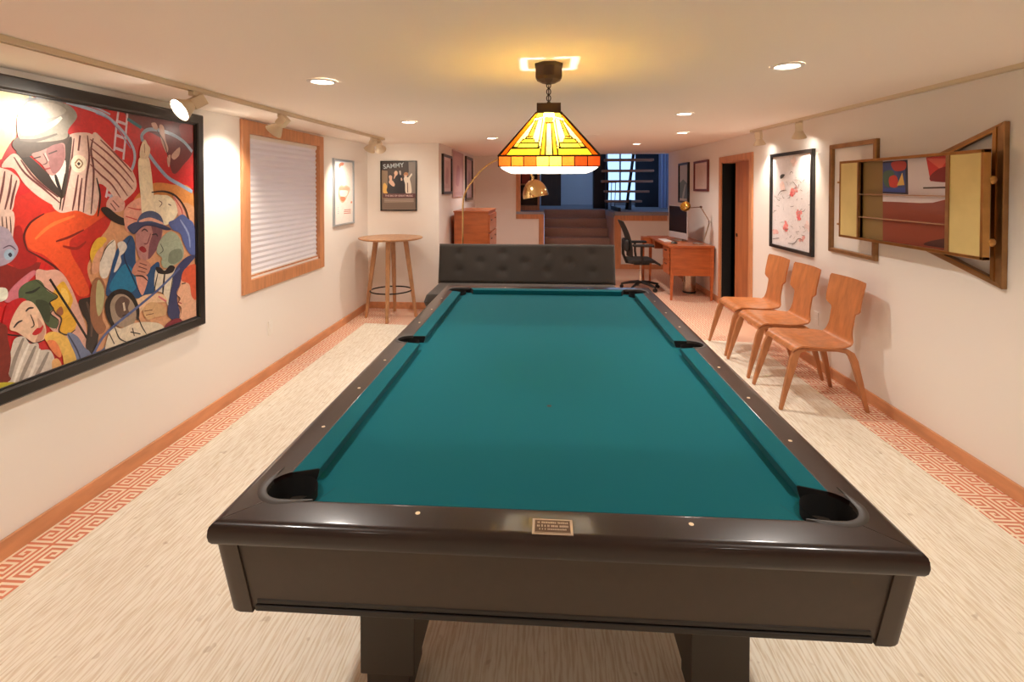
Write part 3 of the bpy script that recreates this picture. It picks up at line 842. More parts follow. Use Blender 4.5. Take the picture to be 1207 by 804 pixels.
def side_pts(p, side, off=0.0):
    out = []
    for u, v in p:
        t = (650 - v) / 245; zz = 1.70 + t * .197; s_ = (u - 356) / 264 * .203; d = .205 - t * .153 + off
        s_ = max(-d, min(d, s_))
        out.append({0: (LX + s_, LY - d, zz), 1: (LX + d, LY + s_, zz), 2: (LX - s_, LY + d, zz), 3: (LX - d, LY - s_, zz)}[side])
    return out
for side in range(4):
    vs, fs, cs = [], [], []; lead = MB()
    for i, (c_, p) in enumerate(pieces):
        q = side_pts(p, side, .00004 * i)
        tri = tessellate_polygon([[Vector((x[0], x[1], 0)) for x in p]])
        o = len(vs); vs += q
        for t3 in tri: fs.append(tuple(o + j for j in t3)); cs.append(c_)
        for j in range(len(p)):
            a, b = p[j - 1], p[j]
            A, B = side_pts([a, b], side, .0016)
            if (Vector(A) - Vector(B)).length > .004: lead.cyl(A, B, .0018 if i else .0034, n=6)
    me = bpy.data.meshes.new('glass_panel'); off = wloc(PD)
    me.from_pydata([(x - off.x, y - off.y, z - off.z) for x, y, z in vs], [], fs); me.materials.append(glass_col)
    ca = me.color_attributes.new('Col', 'FLOAT_COLOR', 'CORNER')
    for pl in me.polygons:
        for li in pl.loop_indices: ca.data[li].color = (*lin(cs[pl.index]), 1)
    o = bpy.data.objects.new('glass_panel', me); COL.objects.link(o); o.parent = PD
    lead.build('lead_came', lead_m, o)
# band of amber glass
band_cols = [(190, 84, 24), (206, 104, 30), (176, 76, 22), (226, 170, 66), (226, 180, 66), (190, 92, 28), (150, 48, 14), (166, 52, 14)]
vs, fs, cs = [], [], []; lead = MB(); nb = len(band_cols)
for side in range(4):
    for k, c_ in enumerate(band_cols):
        a, b = -.205 + .41 * k / nb, -.205 + .41 * (k + 1) / nb; q = []
        for s_, z in ((a, 1.657), (b, 1.657), (b, 1.70), (a, 1.70)):
            d = .205; q.append({0: (LX + s_, LY - d, z), 1: (LX + d, LY + s_, z), 2: (LX - s_, LY + d, z), 3: (LX - d, LY - s_, z)}[side])
        o = len(vs); vs += q; fs.append((o, o + 1, o + 2, o + 3)); cs.append(c_)
        lead.cyl(q[0], q[3], .0022, n=6)
for z, r in ((1.657, .0022), (1.70, .0036)):
    cc = [(LX - .205, LY - .205, z), (LX + .205, LY - .205, z), (LX + .205, LY + .205, z), (LX - .205, LY + .205, z)]
    for i in range(4): lead.cyl(cc[i - 1], cc[i], r, n=8)
me = bpy.data.meshes.new('glass_band'); off = wloc(PD)
me.from_pydata([(x - off.x, y - off.y, z - off.z) for x, y, z in vs], [], fs); me.materials.append(glass_col)
ca = me.color_attributes.new('Col', 'FLOAT_COLOR', 'CORNER')
for pl in me.polygons:
    for li in pl.loop_indices: ca.data[li].color = (*lin(cs[pl.index]), 1)
o = bpy.data.objects.new('glass_band', me); COL.objects.link(o); o.parent = PD; lead.build('lead_came', lead_m, o)
mb = MB()
def rrect(h, r, n=6):
    out = []
    for cx_, cy_, a0 in ((h - r, h - r, 0), (-h + r, h - r, PI / 2), (-h + r, -h + r, PI), (h - r, -h + r, 3 * PI / 2)):
        for k in range(n + 1):
            a = a0 + PI / 2 * k / n; out.append((LX + cx_ + r * math.cos(a), LY + cy_ + r * math.sin(a)))
    return out
mb.loft([[(*p, 1.656) for p in rrect(.198, .012)], [(*p, 1.648) for p in rrect(.193, .018)], [(*p, 1.637) for p in rrect(.175, .03)]], caps=False)
mb.loft([[(*p, 1.637) for p in rrect(.175, .03)], [(*p, 1.6372) for p in rrect(.12, .03)]], caps=False)
mb.build('diffuser_rim', frost_m, PD, smooth=True)
mb = MB(); mb.lathe([(.001, 1.69), (.018, 1.693), (.03, 1.71), (.028, 1.735), (.014, 1.765), (.014, 1.79), (.001, 1.79)], (LX, LY, 0), 20)
mb.build('bulb', emis('bulb_glass', (255, 225, 170), 6), PD, smooth=True).visible_shadow = True
def light(kind, name, loc, power, col, rot=(0, 0, 0), parent=None, **kw):
    l = bpy.data.lights.new(name, kind); l.energy = power; l.color = col
    for k, v in kw.items(): setattr(l, k, v)
    o = bpy.data.objects.new(name, l); COL.objects.link(o); o.location = loc; o.rotation_euler = rot
    if parent is not None: o.parent = parent; o.location = Vector(loc) - wloc(parent)
    return o
light('POINT', 'bulb_light', (LX, LY, 1.815), PENDANT_W, (1, .97, .92), parent=PD, shadow_soft_size=.012)

# ------------------------------------------------------------------ recessed downlights
def downlight(x, y, label, power=DOWN_W, r=.052):
    z = cz(x, y); t = thing('recessed_downlight', label, 'ceiling light', (x, y, z), 'recessed ceiling downlights')
    MB().lathe([(r + .022, z - .0005), (r + .021, z - .005), (r + .004, z - .007), (r, z - .003)], (x, y, 0), 32).build('trim_ring', white_m, t, smooth=True)
    MB().lathe([(r + .002, z - .0035), (.001, z - .0035)], (x, y, 0), 32).build('lens', lens_m, t)
    l = light('SPOT', 'downlight_beam', (x, y, z - .012), power, WARM, parent=t, shadow_soft_size=.05, spot_size=R(150), spot_blend=.9)
for x, y, lb in ((-1.125, -.05, 'recessed ceiling downlight nearest to the left wall track, in front'),
                 (1.10, -.1, 'recessed ceiling downlight at front right, above the brass wall piece'),
                 (-1.15, 1.67, 'recessed ceiling downlight left of the pendant, second from the front'),
                 (1.08, 1.56, 'recessed ceiling downlight to the right of the pendant shade'),
                 (1.5, 3.2, 'recessed ceiling downlight in front of the desk area, near the door'),
                 (-.63, 3.4, 'recessed ceiling downlight above the charcoal sofa, just left of the pendant'),
                 (1.29, 4.8, 'recessed ceiling downlight before the open staircase, farthest right')):
    downlight(x, y, lb)
for x in (-1.12, 1.1):
    for y in (-1.85, -3.5): downlight(x, y, 'recessed ceiling downlight behind the viewpoint', DOWN_W * (.7 if y > -2 else .35))
for x, y in ((-.6, 5.6),): downlight(x, y, 'recessed ceiling downlight over the dresser alcove, hidden by the pendant', DOWN_W)
zv = cz(.52, 3.3)
tag(MB().lathe([(.09, zv - .0005), (.088, zv - .006), (.07, zv - .008), (.001, zv - .008)], (.52, 3.3, 0), 32).build('ceiling_vent', ceil_m, smooth=True), 'round cream vent cover in the ceiling right of the pendant', 'vent')

# ------------------------------------------------------------------ track lights
def track(name, x, y0, y1, label):
    t = thing(name, label, 'track', (x, y0, cz(x, y0)))
    mb = MB()
    for a, b in ((-.017, -.010), (.010, .017)):
        mb.add([(x + a, y0, cz(x, y0) - .022), (x + b, y0, cz(x, y0) - .022), (x + b, y1, cz(x, y1) - .022), (x + a, y1, cz(x, y1) - .022),
                (x + a, y0, cz(x, y0)), (x + b, y0, cz(x, y0)), (x + b, y1, cz(x, y1)), (x + a, y1, cz(x, y1))],
               [(0, 3, 2, 1), (4, 5, 6, 7), (0, 1, 5, 4), (1, 2, 6, 5), (2, 3, 7, 6), (3, 0, 4, 7)])
    a, b = -.010, .010
    mb.add([(x + a, y0, cz(x, y0) - .012), (x + b, y0, cz(x, y0) - .012), (x + b, y1, cz(x, y1) - .012), (x + a, y1, cz(x, y1) - .012),
            (x + a, y0, cz(x, y0)), (x + b, y0, cz(x, y0)), (x + b, y1, cz(x, y1)), (x + a, y1, cz(x, y1))],
           [(0, 3, 2, 1), (4, 5, 6, 7), (0, 1, 5, 4), (1, 2, 6, 5), (2, 3, 7, 6), (3, 0, 4, 7)])
    mb.build('track_rail', track_m, t)
    mb = MB(); mb.add([(x - .009, y0, cz(x, y0) - .0125), (x + .009, y0, cz(x, y0) - .0125), (x + .009, y1, cz(x, y1) - .0125), (x - .009, y1, cz(x, y1) - .0125)], [(0, 3, 2, 1)])
    mb.build('track_slot', mat('track_slot', (88, 62, 44), .6), t)
    MB().box(x - .018, x + .018, y1, y1 + .02, cz(x, y1) - .023, cz(x, y1)).build('end_cap', track_m, t)
track('lighting_track', -1.835, -3.2, 3.12, 'cream lighting track along the ceiling by the left wall')
track('lighting_track', 2.21, -.6, 3.1, 'cream lighting track along the ceiling by the right wall')
def head(x, y, target, label, power, grp, lens=.045, drop=.07):
    z = cz(x, y) - .022
    t = thing('track_spotlight', label, 'spotlight', (x, y, z), grp)
    MB().box(x - .016, x + .016, y - .035, y + .035, z - .024, z - .0005, b=.003).build('track_adapter', track_m, t)
    piv = Vector((x, y, z - .024 - drop * .45))
    dr = (Vector(target) - piv).normalized()
    mb = MB()
    MB().cyl((x, y, z - .02), piv, .014, n=16).build('stem', track_m, t)
    q = dr.to_track_quat('Z', 'Y').to_matrix().to_4x4()
    M = Matrix.Translation(piv) @ q
    mb = MB(); mb.box(-.029, .029, -.029, .029, -.045, .028, b=.004); mb.xform(M)
    mb.build('lamp_holder', track_m, t)
    mb = MB(); mb.lathe([(.026, .022), (.036, .045), (.053, .075), (.061, .094), (.058, .095), (.050, .078), (.036, .06)], (0, 0, 0), 32); mb.xform(M)
    mb.build('lamp_shade', track_m, t, smooth=True)
    mb = MB(); mb.lathe([(.0565, .090), (.03, .094), (.001, .095)], (0, 0, 0), 32); mb.xform(M)
    mb.build('lens', spotlens_m, t, smooth=True)
    p = piv + dr * .105
    l = light('SPOT', 'spot_beam', p, power, (1, .86, .70), parent=t, shadow_soft_size=.03, spot_size=R(96), spot_blend=.8)
    l.rotation_euler = (-dr).to_track_quat('Z', 'Y').to_euler()
head(-1.835, .02, (-2.2, -.72, 1.5), 'cream track spotlight aimed at the large painting', TRACK_W * .9, 'track spotlights')
head(-1.835, .90, (-2.3, .93, 1.55), 'cream track spotlight between the painting and the shaded window', TRACK_W * .9, 'track spotlights')
head(-1.835, 2.78, (-2.3, 3.05, 1.3), 'cream track spotlight near the far end of the left track, left one of the pair', TRACK_W * .8, 'track spotlights')
head(-1.835, 2.98, (-1.9, 3.95, 1.4), 'cream track spotlight at the far end of the left track, right one of the pair', TRACK_W * .22, 'track spotlights')
head(2.21, 2.09, (2.35, 2.35, 1.2), 'cream track spotlight above the tall blossom picture', TRACK_W * .75, 'track spotlights')
head(2.21, 2.93, (2.35, 3.05, 1.3), 'cream track spotlight between the blossom picture and the door', TRACK_W * .6, 'track spotlights')

# ------------------------------------------------------------------ the large painting
PY0, PY1, PZ0, PZ1 = -1.75, .700, .665, 2.045
GP = thing('painting', 'huge colourful oil painting of crowded figures in a black frame on left wall', 'painting', (XL, -.5, 1.355))
XP = XL + .020
frame_mb('x', XL, XL + .045, PY0, PY1, PZ0, PZ1, .062, .008).build('frame', black_frame, GP)
frame_mb('x', XL + .001, XL + .030, PY0 + .058, PY1 - .058, PZ0 + .058, PZ1 - .058, .012, .002).build('frame_lip', mat('dark_lip', (52, 48, 46), .3, metal=.3), GP)
pic = Pic('x', XP, 1, (PY0 + .055, PY1 - .055, PZ0 + .055, PZ1 - .055))
CR = {'A': (0, 60, 130 / 486), 'B': (110, 60, 140 / 524), 'C': (0, 260, 130 / 475), 'D': (110, 240, 140 / 592)}
def conv(cr, pts):
    ox, oy, s_ = CR[cr]; out = []
    for u, v in pts:
        px_, py_ = ox + u * s_, oy + v * s_
        px_ = max(px_, -150)
        out.append(on_x(px_, py_, XP))
    return out
def pp(cr, rgb, pts, sm=True): pic.poly(rgb, conv(cr, pts), sm)
def ps(cr, rgb, pts, w, taper=True): 
    s_ = CR[cr][2]
    cpt = conv(cr, pts)
    a = on_x(CR[cr][0] + pts[0][0] * s_, CR[cr][1] + pts[0][1] * s_, XP); b = on_x(CR[cr][0] + pts[0][0] * s_, CR[cr][1] + pts[0][1] * s_ + 1, XP)
    pic.stroke(rgb, cpt, w * s_ * abs(a[1] - b[1]) * 1.15, taper)
pic.full((198, 30, 34))
pp('A', (224, 214, 162), [(-500, 100), (0, 150), (150, 205), (150, 230), (75, 300), (70, 380), (0, 480), (-500, 600)])
ps('A', (150, 175, 180), [(135, 190), (110, 330), (70, 420)], 16)
ps('A', (110, 118, 130), [(-200, 420), (0, 272), (70, 235), (160, 212), (300, 225), (410, 262), (486, 300)], 15, False)
ps('A', (170, 176, 196), [(160, 205), (300, 215), (420, 250), (486, 280)], 8, False)
pp('A', (170, 20, 26), [(10, 470), (60, 390), (80, 430), (60, 460), (10, 510)])
pp('B', (112, 44, 48), [(150, 268), (440, 318), (440, 440), (400, 500), (350, 540), (310, 400), (215, 340)])
pp('B', (150, 50, 50), [(380, 330), (440, 330), (440, 400), (400, 400)])
pp('B', (214, 142, 76), [(160, 700), (190, 640), (260, 585), (350, 590), (440, 625), (450, 900), (100, 900), (110, 760)])
for p in ([(110, 268), (102, 330), (92, 440)], [(150, 275), (142, 380), (132, 480)], [(72, 555), (55, 650)], [(112, 560), (96, 610)]):
    ps('B', (222, 204, 218), p, 9, False)
for p in ([(106, 310), (146, 325)], [(102, 372), (142, 388)], [(96, 428), (134, 442)], [(70, 600), (104, 606)], [(62, 636), (90, 640)]):
    ps('B', (214, 190, 206), p, 11, False)
ps('B', (166, 182, 208), [(-120, 225), (0, 262), (60, 290), (125, 350), (172, 420), (182, 480), (158, 545), (110, 600), (70, 660)], 14, False)
ps('B', (120, 140, 180), [(10, 275), (70, 303), (120, 362), (165, 430)], 4, False)
ps('B', (58, 122, 136), [(150, 300), (212, 340)], 16)
ps('B', (160, 180, 206), [(218, 400), (214, 372), (240, 348), (290, 350), (350, 370), (400, 402), (436, 445)], 14, False)
ps('B', (150, 174, 206), [(242, 452), (280, 505), (330, 560), (385, 592), (436, 622)], 15, False)
for p in ([(290, 330), (310, 335), (318, 390), (330, 430), (322, 450), (300, 400)], [(345, 460), (380, 425), (378, 460), (355, 480)], [(255, 320), (275, 318), (285, 345), (268, 345)], [(325, 470), (340, 460), (335, 510), (328, 505)]):
    pp('B', (206, 166, 150), p)
ps('B', (70, 25, 30), [(280, 350), (310, 400), (330, 470)], 5)
# dark trousers / red mass
pp('D', (212, 156, 116), [(-30, 120), (60, 60), (200, 20), (360, 0), (520, 60), (520, 620), (-60, 800), (-60, 400)])
pp('C', (128, 32, 28), [(-500, -40), (0, -20), (120, 40), (180, 120), (160, 220), (90, 250), (0, 330), (-500, 420)])
pp('C', (196, 44, 34), [(0, 10), (60, -90), (180, -130), (300, -90), (430, -110), (486, -60), (470, 20), (420, 90), (395, 150), (375, 210), (400, 290), (432, 340), (345, 362), (300, 300), (262, 235), (200, 190), (150, 180), (60, 200), (0, 150)])
pp('C', (226, 84, 42), [(112, 90), (115, 30), (180, -25), (300, -50), (400, -60), (470, -40), (420, 0), (350, 50), (300, 90), (310, 150), (350, 220), (385, 310), (340, 325), (300, 270), (260, 215), (190, 150), (130, 125)])
pp('C', (158, 26, 26), [(20, 60), (80, 20), (100, 60), (110, 110), (160, 170), (90, 210), (20, 180), (-60, 200), (-100, 120)])
ps('C', (84, 24, 20), [(118, 130), (102, 70), (130, 10), (190, -30)], 9)
ps('C', (84, 24, 20), [(120, 130), (200, 175), (250, 215), (300, 300)], 9)
ps('C', (120, 30, 24), [(240, 90), (300, 70), (360, 40)], 10); ps('C', (150, 36, 26), [(270, 110), (330, 120), (370, 90)], 12)
ps('C', (240, 120, 60), [(150, 80), (220, 20), (320, -20)], 14)
# striped jacket
jb = (224, 192, 180)
pp('A', jb, [(275, 400), (300, 372), (345, 360), (402, 366), (436, 410), (412, 480), (424, 560), (436, 640), (412, 724), (340, 704), (262, 712), (225, 660), (262, 560), (285, 480)])
pp('B', jb, [(0, 360), (50, 400), (115, 470), (172, 530), (190, 600), (150, 650), (112, 668), (70, 620), (40, 590), (-10, 570), (-20, 460)])
pp('A', jb, [(5, 510), (50, 455), (90, 470), (160, 560), (220, 610), (272, 655), (262, 690), (180, 650), (110, 590), (60, 520)])
pp('A', jb, [(-60, 520), (20, 520), (60, 540), (86, 575), (66, 640), (44, 712), (-60, 720)])
sc = (104, 58, 58)
for p in ([(325, 385), (312, 500), (292, 600), (272, 705)], [(352, 372), (344, 440)], [(344, 545), (330, 640), (318, 704)], [(384, 372), (392, 470), (380, 560), (366, 712)], [(410, 385), (400, 440), (412, 540), (400, 718)],
          [(60, 468), (110, 540), (200, 615), (262, 670)], [(90, 480), (150, 560), (255, 645)], [(20, 530), (10, 600), (-10, 700)], [(50, 545), (40, 620), (20, 700)], [(72, 570), (55, 640), (44, 700)], [(360, 560), (350, 640), (344, 706)]):
    ps('A', sc, p, 9)
for p in ([(-15, 390), (60, 450), (130, 520), (178, 580)], [(-15, 425), (50, 480), (120, 548), (172, 610)], [(-15, 460), (40, 510), (100, 570), (150, 640)], [(-15, 500), (30, 545), (80, 590), (120, 650)], [(30, 392), (100, 460), (168, 535)]):
    ps('B', (128, 66, 62), p, 8)
pp('A', (52, 44, 42), [(70, 445), (120, 460), (170, 500), (230, 560), (280, 600), (275, 650), (235, 625), (160, 560), (95, 480)])
pp('A', (62, 54, 50), [(282, 430), (306, 380), (316, 400), (300, 540), (282, 640), (270, 600), (284, 520)])
pp('A', (222, 212, 204), [(214, 538), (250, 520), (286, 482), (284, 560), (270, 612), (250, 600)])
ps('A', (28, 26, 30), [(242, 545), (252, 580), (268, 625)], 14)
ps('A', (34, 28, 26), [(262, 700), (272, 620), (286, 540)], 7); ps('A', (34, 28, 26), [(430, 730), (440, 640), (424, 560)], 8)
# hair, face, hat
pp('A', (74, 62, 56), [(52, 412), (80, 380), (150, 390), (290, 360), (300, 400), (262, 430), (190, 450), (140, 462), (96, 470), (74, 446)])
pp('A', (172, 132, 128), [(138, 458), (180, 440), (272, 405), (286, 440), (280, 490), (242, 545), (212, 542), (186, 505)])
pp('A', (142, 98, 100), [(205, 432), (272, 410), (284, 470), (262, 525), (232, 540), (215, 500)])
ps('A', (90, 60, 60), [(188, 452), (206, 490), (186, 502)], 5); ps('A', (60, 45, 45), [(148, 474), (178, 466)], 6); ps('A', (60, 45, 45), [(212, 454), (250, 440)], 6)
ps('A', (150, 60, 66), [(196, 522), (220, 516)], 7); ps('A', (205, 165, 158), [(196, 450), (212, 486)], 7)
pp('A', (150, 146, 136), [(72, 340), (78, 280), (112, 232), (180, 212), (250, 222), (310, 245), (338, 290), (300, 345), (290, 385), (210, 400), (130, 400), (84, 386)])
pp('A', (178, 172, 160), [(110, 262), (170, 228), (240, 232), (290, 262), (250, 290), (160, 300), (110, 310)])
ps('A', (232, 230, 222), [(92, 366), (150, 358), (230, 322), (270, 292)], 22)
ps('A', (96, 88, 82), [(86, 392), (160, 394), (250, 366)], 12)
pp('A', (236, 224, 202), [(310, 495), (322, 468), (345, 458), (370, 470), (380, 497), (370, 524), (345, 536), (320, 524)])
ps('A', (150, 120, 90), [(328, 497), (345, 478), (362, 497), (345, 516), (329, 500)], 6, False); pp('A', (50, 35, 30), [(338, 497), (345, 490), (352, 497), (345, 505)])
pp('A', (214, 186, 174), [(-60, 715), (40, 702), (62, 730), (56, 804), (40, 880), (-60, 860)])
for x in (6, 24, 42): ps('A', (90, 60, 56), [(x, 730), (x + 4, 790), (x - 2, 850)], 5)
pp('B', (222, 172, 160), [(60, 660), (100, 640), (135, 665), (132, 700), (100, 712), (60, 700)])
for p in ([(84, 660), (112, 690)], [(74, 672), (98, 704)]): ps('B', (110, 60, 60), p, 5)
# green and red-haired figures, lower left
pp('C', (162, 150, 170), [(-120, 20), (20, 30), (60, 90), (76, 130), (46, 176), (-20, 200), (-120, 190)])
pp('C', (150, 176, 200), [(14, 146), (26, 126), (50, 126), (60, 146), (48, 168), (24, 168)]); pp('C', (34, 40, 60), [(32, 146), (42, 138), (50, 148), (42, 158)])
ps('C', (80, 60, 80), [(10, 120), (40, 108), (66, 126)], 5)
pp('C', (214, 166, 150), [(150, 230), (200, 215), (250, 215), (290, 260), (330, 350), (372, 480), (372, 560), (320, 560), (260, 500), (200, 440)])
pp('C', (196, 112, 126), [(18, 350), (40, 300), (90, 250), (140, 215), (152, 228), (112, 272), (84, 340)])
pp('C', (220, 224, 210), [(-60, 300), (20, 290), (30, 330), (0, 350), (-60, 350)])
pp('C', (222, 170, 52), [(212, 350), (232, 300), (268, 262), (290, 290), (312, 340), (302, 384), (326, 432), (318, 472), (282, 490), (250, 478), (262, 420), (228, 392)])
pp('C', (236, 196, 96), [(262, 292), (284, 300), (296, 340), (280, 370), (262, 340)]); pp('C', (150, 90, 60), [(240, 390), (262, 370), (270, 400), (250, 412)])
ps('C', (60, 36, 26), [(212, 352), (236, 398), (262, 424), (252, 476), (288, 492), (322, 470)], 7)
ps('C', (26, 20, 20), [(212, 252), (262, 330), (320, 420), (376, 512)], 9, False)
pp('C', (78, 92, 64), [(78, 300), (110, 268), (156, 254), (180, 268), (200, 300), (242, 326), (238, 340), (208, 352), (226, 378), (212, 400), (246, 428), (240, 464), (200, 452), (168, 400), (120, 350), (84, 346)])
pp('C', (56, 66, 46), [(150, 345), (200, 350), (215, 395), (205, 440), (176, 412)]); ps('C', (30, 34, 30), [(106, 312), (140, 306), (170, 286)], 10)
ps('C', (40, 30, 24), [(150, 254), (206, 300), (246, 328), (210, 354), (228, 380), (216, 402), (250, 432), (238, 470)], 5)
pp('C', (184, 24, 32), [(8, 430), (30, 360), (80, 334), (112, 344), (82, 372), (54, 420), (30, 476), (10, 470)])
pp('C', (226, 190, 164), [(76, 372), (104, 346), (142, 356), (176, 410), (196, 470), (186, 512), (150, 528), (110, 506), (70, 480), (40, 468), (48, 424)])
pp('C', (198, 150, 130), [(160, 420), (190, 466), (182, 510), (150, 522), (164, 480)])
pp('C', (190, 22, 34), [(136, 488), (156, 464), (170, 462), (184, 450), (176, 478), (152, 494)])
ps('C', (50, 40, 44), [(56, 462), (74, 440), (94, 430)], 8); ps('C', (50, 40, 44), [(108, 392), (122, 378), (142, 376)], 8); ps('C', (60, 40, 34), [(128, 404), (144, 448), (130, 462)], 5)
ps('C', (60, 30, 28), [(8, 470), (30, 490), (90, 500), (140, 528), (190, 514)], 6)
pp('C', (226, 184, 92), [(188, 500), (226, 478), (286, 504), (326, 570), (334, 606), (300, 628), (276, 640), (262, 570), (214, 540)])
pp('C', (228, 130, 80), [(200, 520), (236, 520), (262, 570), (252, 590), (220, 560)])
pp('C', (110, 122, 156), [(286, 488), (330, 498), (372, 556), (430, 560), (486, 500), (486, 560), (410, 610), (340, 640), (322, 580)])
ps('C', (50, 56, 86), [(290, 490), (330, 560), (350, 620)], 6)
pp('C', (204, 194, 184), [(24, 640), (44, 560), (60, 510), (100, 500), (126, 530), (160, 528), (170, 556), (214, 560), (232, 610), (200, 664), (130, 700), (50, 730)])
for p in ([(98, 506), (60, 600), (36, 690)], [(150, 540), (110, 630), (80, 700)], [(206, 566), (170, 640), (140, 690)]): ps('C', (146, 136, 128), p, 16)
for p in ([(122, 530), (84, 620), (56, 700)], [(168, 552), (140, 640), (110, 700)]): ps('C', (232, 226, 218), p, 12)
pp('C', (222, 170, 110), [(222, 604), (244, 594), (262, 620), (256, 650), (232, 660), (222, 636)])
pp('C', (120, 36, 26), [(-300, 430), (0, 440), (30, 510), (44, 590), (34, 660), (20, 700), (-300, 800)])
pp('C', (190, 180, 48), [(-100, 716), (56, 696), (40, 726), (0, 744), (-100, 790)])
# boot
pp('C', (44, 34, 30), [(336, 346), (380, 330), (422, 322), (436, 350), (430, 440), (414, 540), (396, 576), (380, 560), (366, 540), (374, 450), (350, 400)])
ps('C', (90, 70, 60), [(370, 350), (392, 420), (390, 500)], 12)
pp('B', (40, 32, 28), [(30, 700), (60, 690), (110, 728), (170, 748), (240, 740), (232, 752), (150, 772), (80, 750)])
# lower right cluster
pp('B', (226, 162, 142), [(132, 740), (140, 690), (200, 648), (268, 650), (270, 720), (200, 760), (150, 800)])
ps('B', (190, 60, 56), [(150, 690), (200, 700), (236, 690)], 5); ps('B', (190, 60, 56), [(140, 730), (190, 745)], 5)
pp('B', (240, 226, 198), [(196, 482), (218, 466), (242, 472), (254, 540), (262, 620), (272, 700), (262, 730), (216, 730), (206, 640), (198, 560)])
pp('B', (230, 208, 180), [(204, 470), (204, 430), (214, 402), (226, 392), (236, 410), (248, 430), (244, 458), (232, 476)])
ps('B', (150, 110, 90), [(222, 410), (224, 450)], 4)
pp('B', (240, 228, 200), [(262, 640), (300, 636), (330, 640), (356, 664), (372, 702), (352, 744), (316, 768), (284, 744), (272, 700)])
pp('B', (224, 158, 140), [(350, 640), (380, 668), (404, 720), (398, 748), (376, 742), (366, 690)]); ps('B', (180, 40, 46), [(352, 644), (386, 700), (392, 744)], 5)
ps('B', (58, 36, 30), [(254, 624), (310, 620), (360, 640), (400, 690), (420, 750), (426, 804)], 9)
ps('B', (110, 70, 60), [(286, 660), (300, 672), (288, 690)], 4)
ps('B', (90, 60, 54), [(328, 676), (340, 682)], 5)
pp('D', (82, 98, 156), [(372, 96), (400, 80), (440, 54), (470, 76), (500, 110), (512, 240), (480, 252), (448, 200), (430, 150), (392, 130)])
ps('D', (140, 156, 200), [(430, 80), (470, 150), (480, 220)], 10)
pp('D', (226, 180, 60), [(-10, 210), (18, 172), (54, 168), (62, 186), (44, 206), (30, 250), (0, 310), (-20, 260)])
pp('D', (222, 164, 132), [(-10, 300), (14, 240), (46, 216), (40, 290), (22, 340), (-10, 350)])
pp('D', (150, 100, 70), [(-10, 400), (30, 370), (60, 430), (40, 560), (60, 620), (20, 650), (-20, 560)]); pp('D', (180, 176, 130), [(20, 380), (50, 430), (44, 520), (20, 560), (8, 470)])
pp('D', (34, 76, 122), [(58, 440), (82, 340), (104, 250), (140, 190), (182, 158), (204, 200), (210, 300), (250, 340), (318, 290), (326, 340), (300, 440), (240, 470), (150, 470), (80, 466)])
pp('D', (28, 118, 160), [(76, 420), (110, 350), (160, 300), (206, 350), (218, 400), (190, 440), (120, 452)])
ps('D', (20, 36, 70), [(180, 170), (150, 260), (190, 360), (230, 450)], 7)
pp('D', (226, 216, 202), [(28, 300), (50, 236), (78, 190), (104, 184), (108, 236), (92, 290), (66, 366), (32, 364)])
ps('D', (80, 70, 60), [(30, 290), (60, 220), (100, 182)], 5)
pp('D', (216, 208, 200), [(98, 340), (116, 280), (126, 240), (116, 200), (146, 188), (164, 214), (150, 244), (132, 262), (136, 290), (116, 330)])
pp('D', (214, 150, 132), [(206, 330), (236, 350), (268, 370), (248, 446), (234, 452), (214, 400)])
pp('D', (78, 92, 128), [(206, 128), (216, 84), (240, 48), (286, 36), (328, 56), (346, 96), (330, 110), (270, 100)])
pp('D', (178, 128, 126), [(206, 160), (216, 110), (262, 96), (328, 108), (342, 130), (330, 196), (296, 254), (256, 284), (226, 270), (212, 226)])
pp('D', (124, 78, 88), [(286, 102), (336, 112), (330, 190), (300, 246), (270, 276), (276, 200), (292, 150)])
ps('D', (228, 174, 154), [(224, 90), (280, 78), (344, 100)], 15); pp('D', (60, 70, 106), [(166, 116), (200, 94), (228, 92), (290, 94), (350, 108), (384, 128), (352, 132), (290, 112), (240, 116), (206, 150), (184, 146)])
ps('D', (36, 40, 70), [(168, 118), (196, 150), (214, 136), (260, 108), (340, 122), (384, 130)], 5)
pp('D', (150, 26, 38), [(224, 226), (238, 212), (256, 222), (260, 238), (244, 244)])
ps('D', (60, 36, 44), [(236, 138), (252, 128), (268, 140)], 7); ps('D', (50, 30, 40), [(288, 156), (308, 152), (318, 164)], 7); ps('D', (120, 60, 70), [(282, 150), (266, 196), (248, 200)], 6)
pp('D', (192, 132, 112), [(188, 336), (210, 292), (234, 276), (270, 290), (282, 312), (268, 350), (236, 364), (200, 356)])
for p in ([(226, 296), (262, 308)], [(222, 314), (264, 328)], [(216, 334), (256, 344)]): ps('D', (110, 60, 54), p, 5)
ps('D', (60, 36, 34), [(196, 360), (240, 362), (266, 384)], 7)
pp('D', (156, 166, 146), [(312, 244), (322, 196), (350, 156), (386, 138), (424, 168), (446, 226), (440, 276), (400, 306), (352, 322), (334, 296), (338, 270)])
pp('D', (120, 130, 112), [(380, 240), (430, 226), (440, 270), (400, 300), (370, 290)]); ps('D', (60, 60, 56), [(330, 200), (344, 232), (326, 250)], 4)
pp('D', (216, 206, 186), [(312, 320), (350, 330), (400, 320), (412, 340), (396, 400), (372, 510), (346, 450), (306, 430), (300, 380)])
pp('D', (34, 28, 30), [(306, 318), (330, 318), (352, 334), (378, 308), (402, 316), (392, 342), (356, 352), (318, 346)])
ps('D', (34, 28, 30), [(352, 346), (346, 400), (342, 450)], 11); ps('D', (34, 28, 30), [(318, 346), (306, 400), (300, 440)], 7); ps('D', (60, 50, 46), [(396, 344), (384, 420), (370, 500)], 5)
pp('D', (54, 60, 100), [(400, 336), (432, 292), (470, 262), (506, 262), (450, 336), (424, 420), (414, 480), (430, 560), (400, 580), (366, 552), (376, 470), (390, 400)])
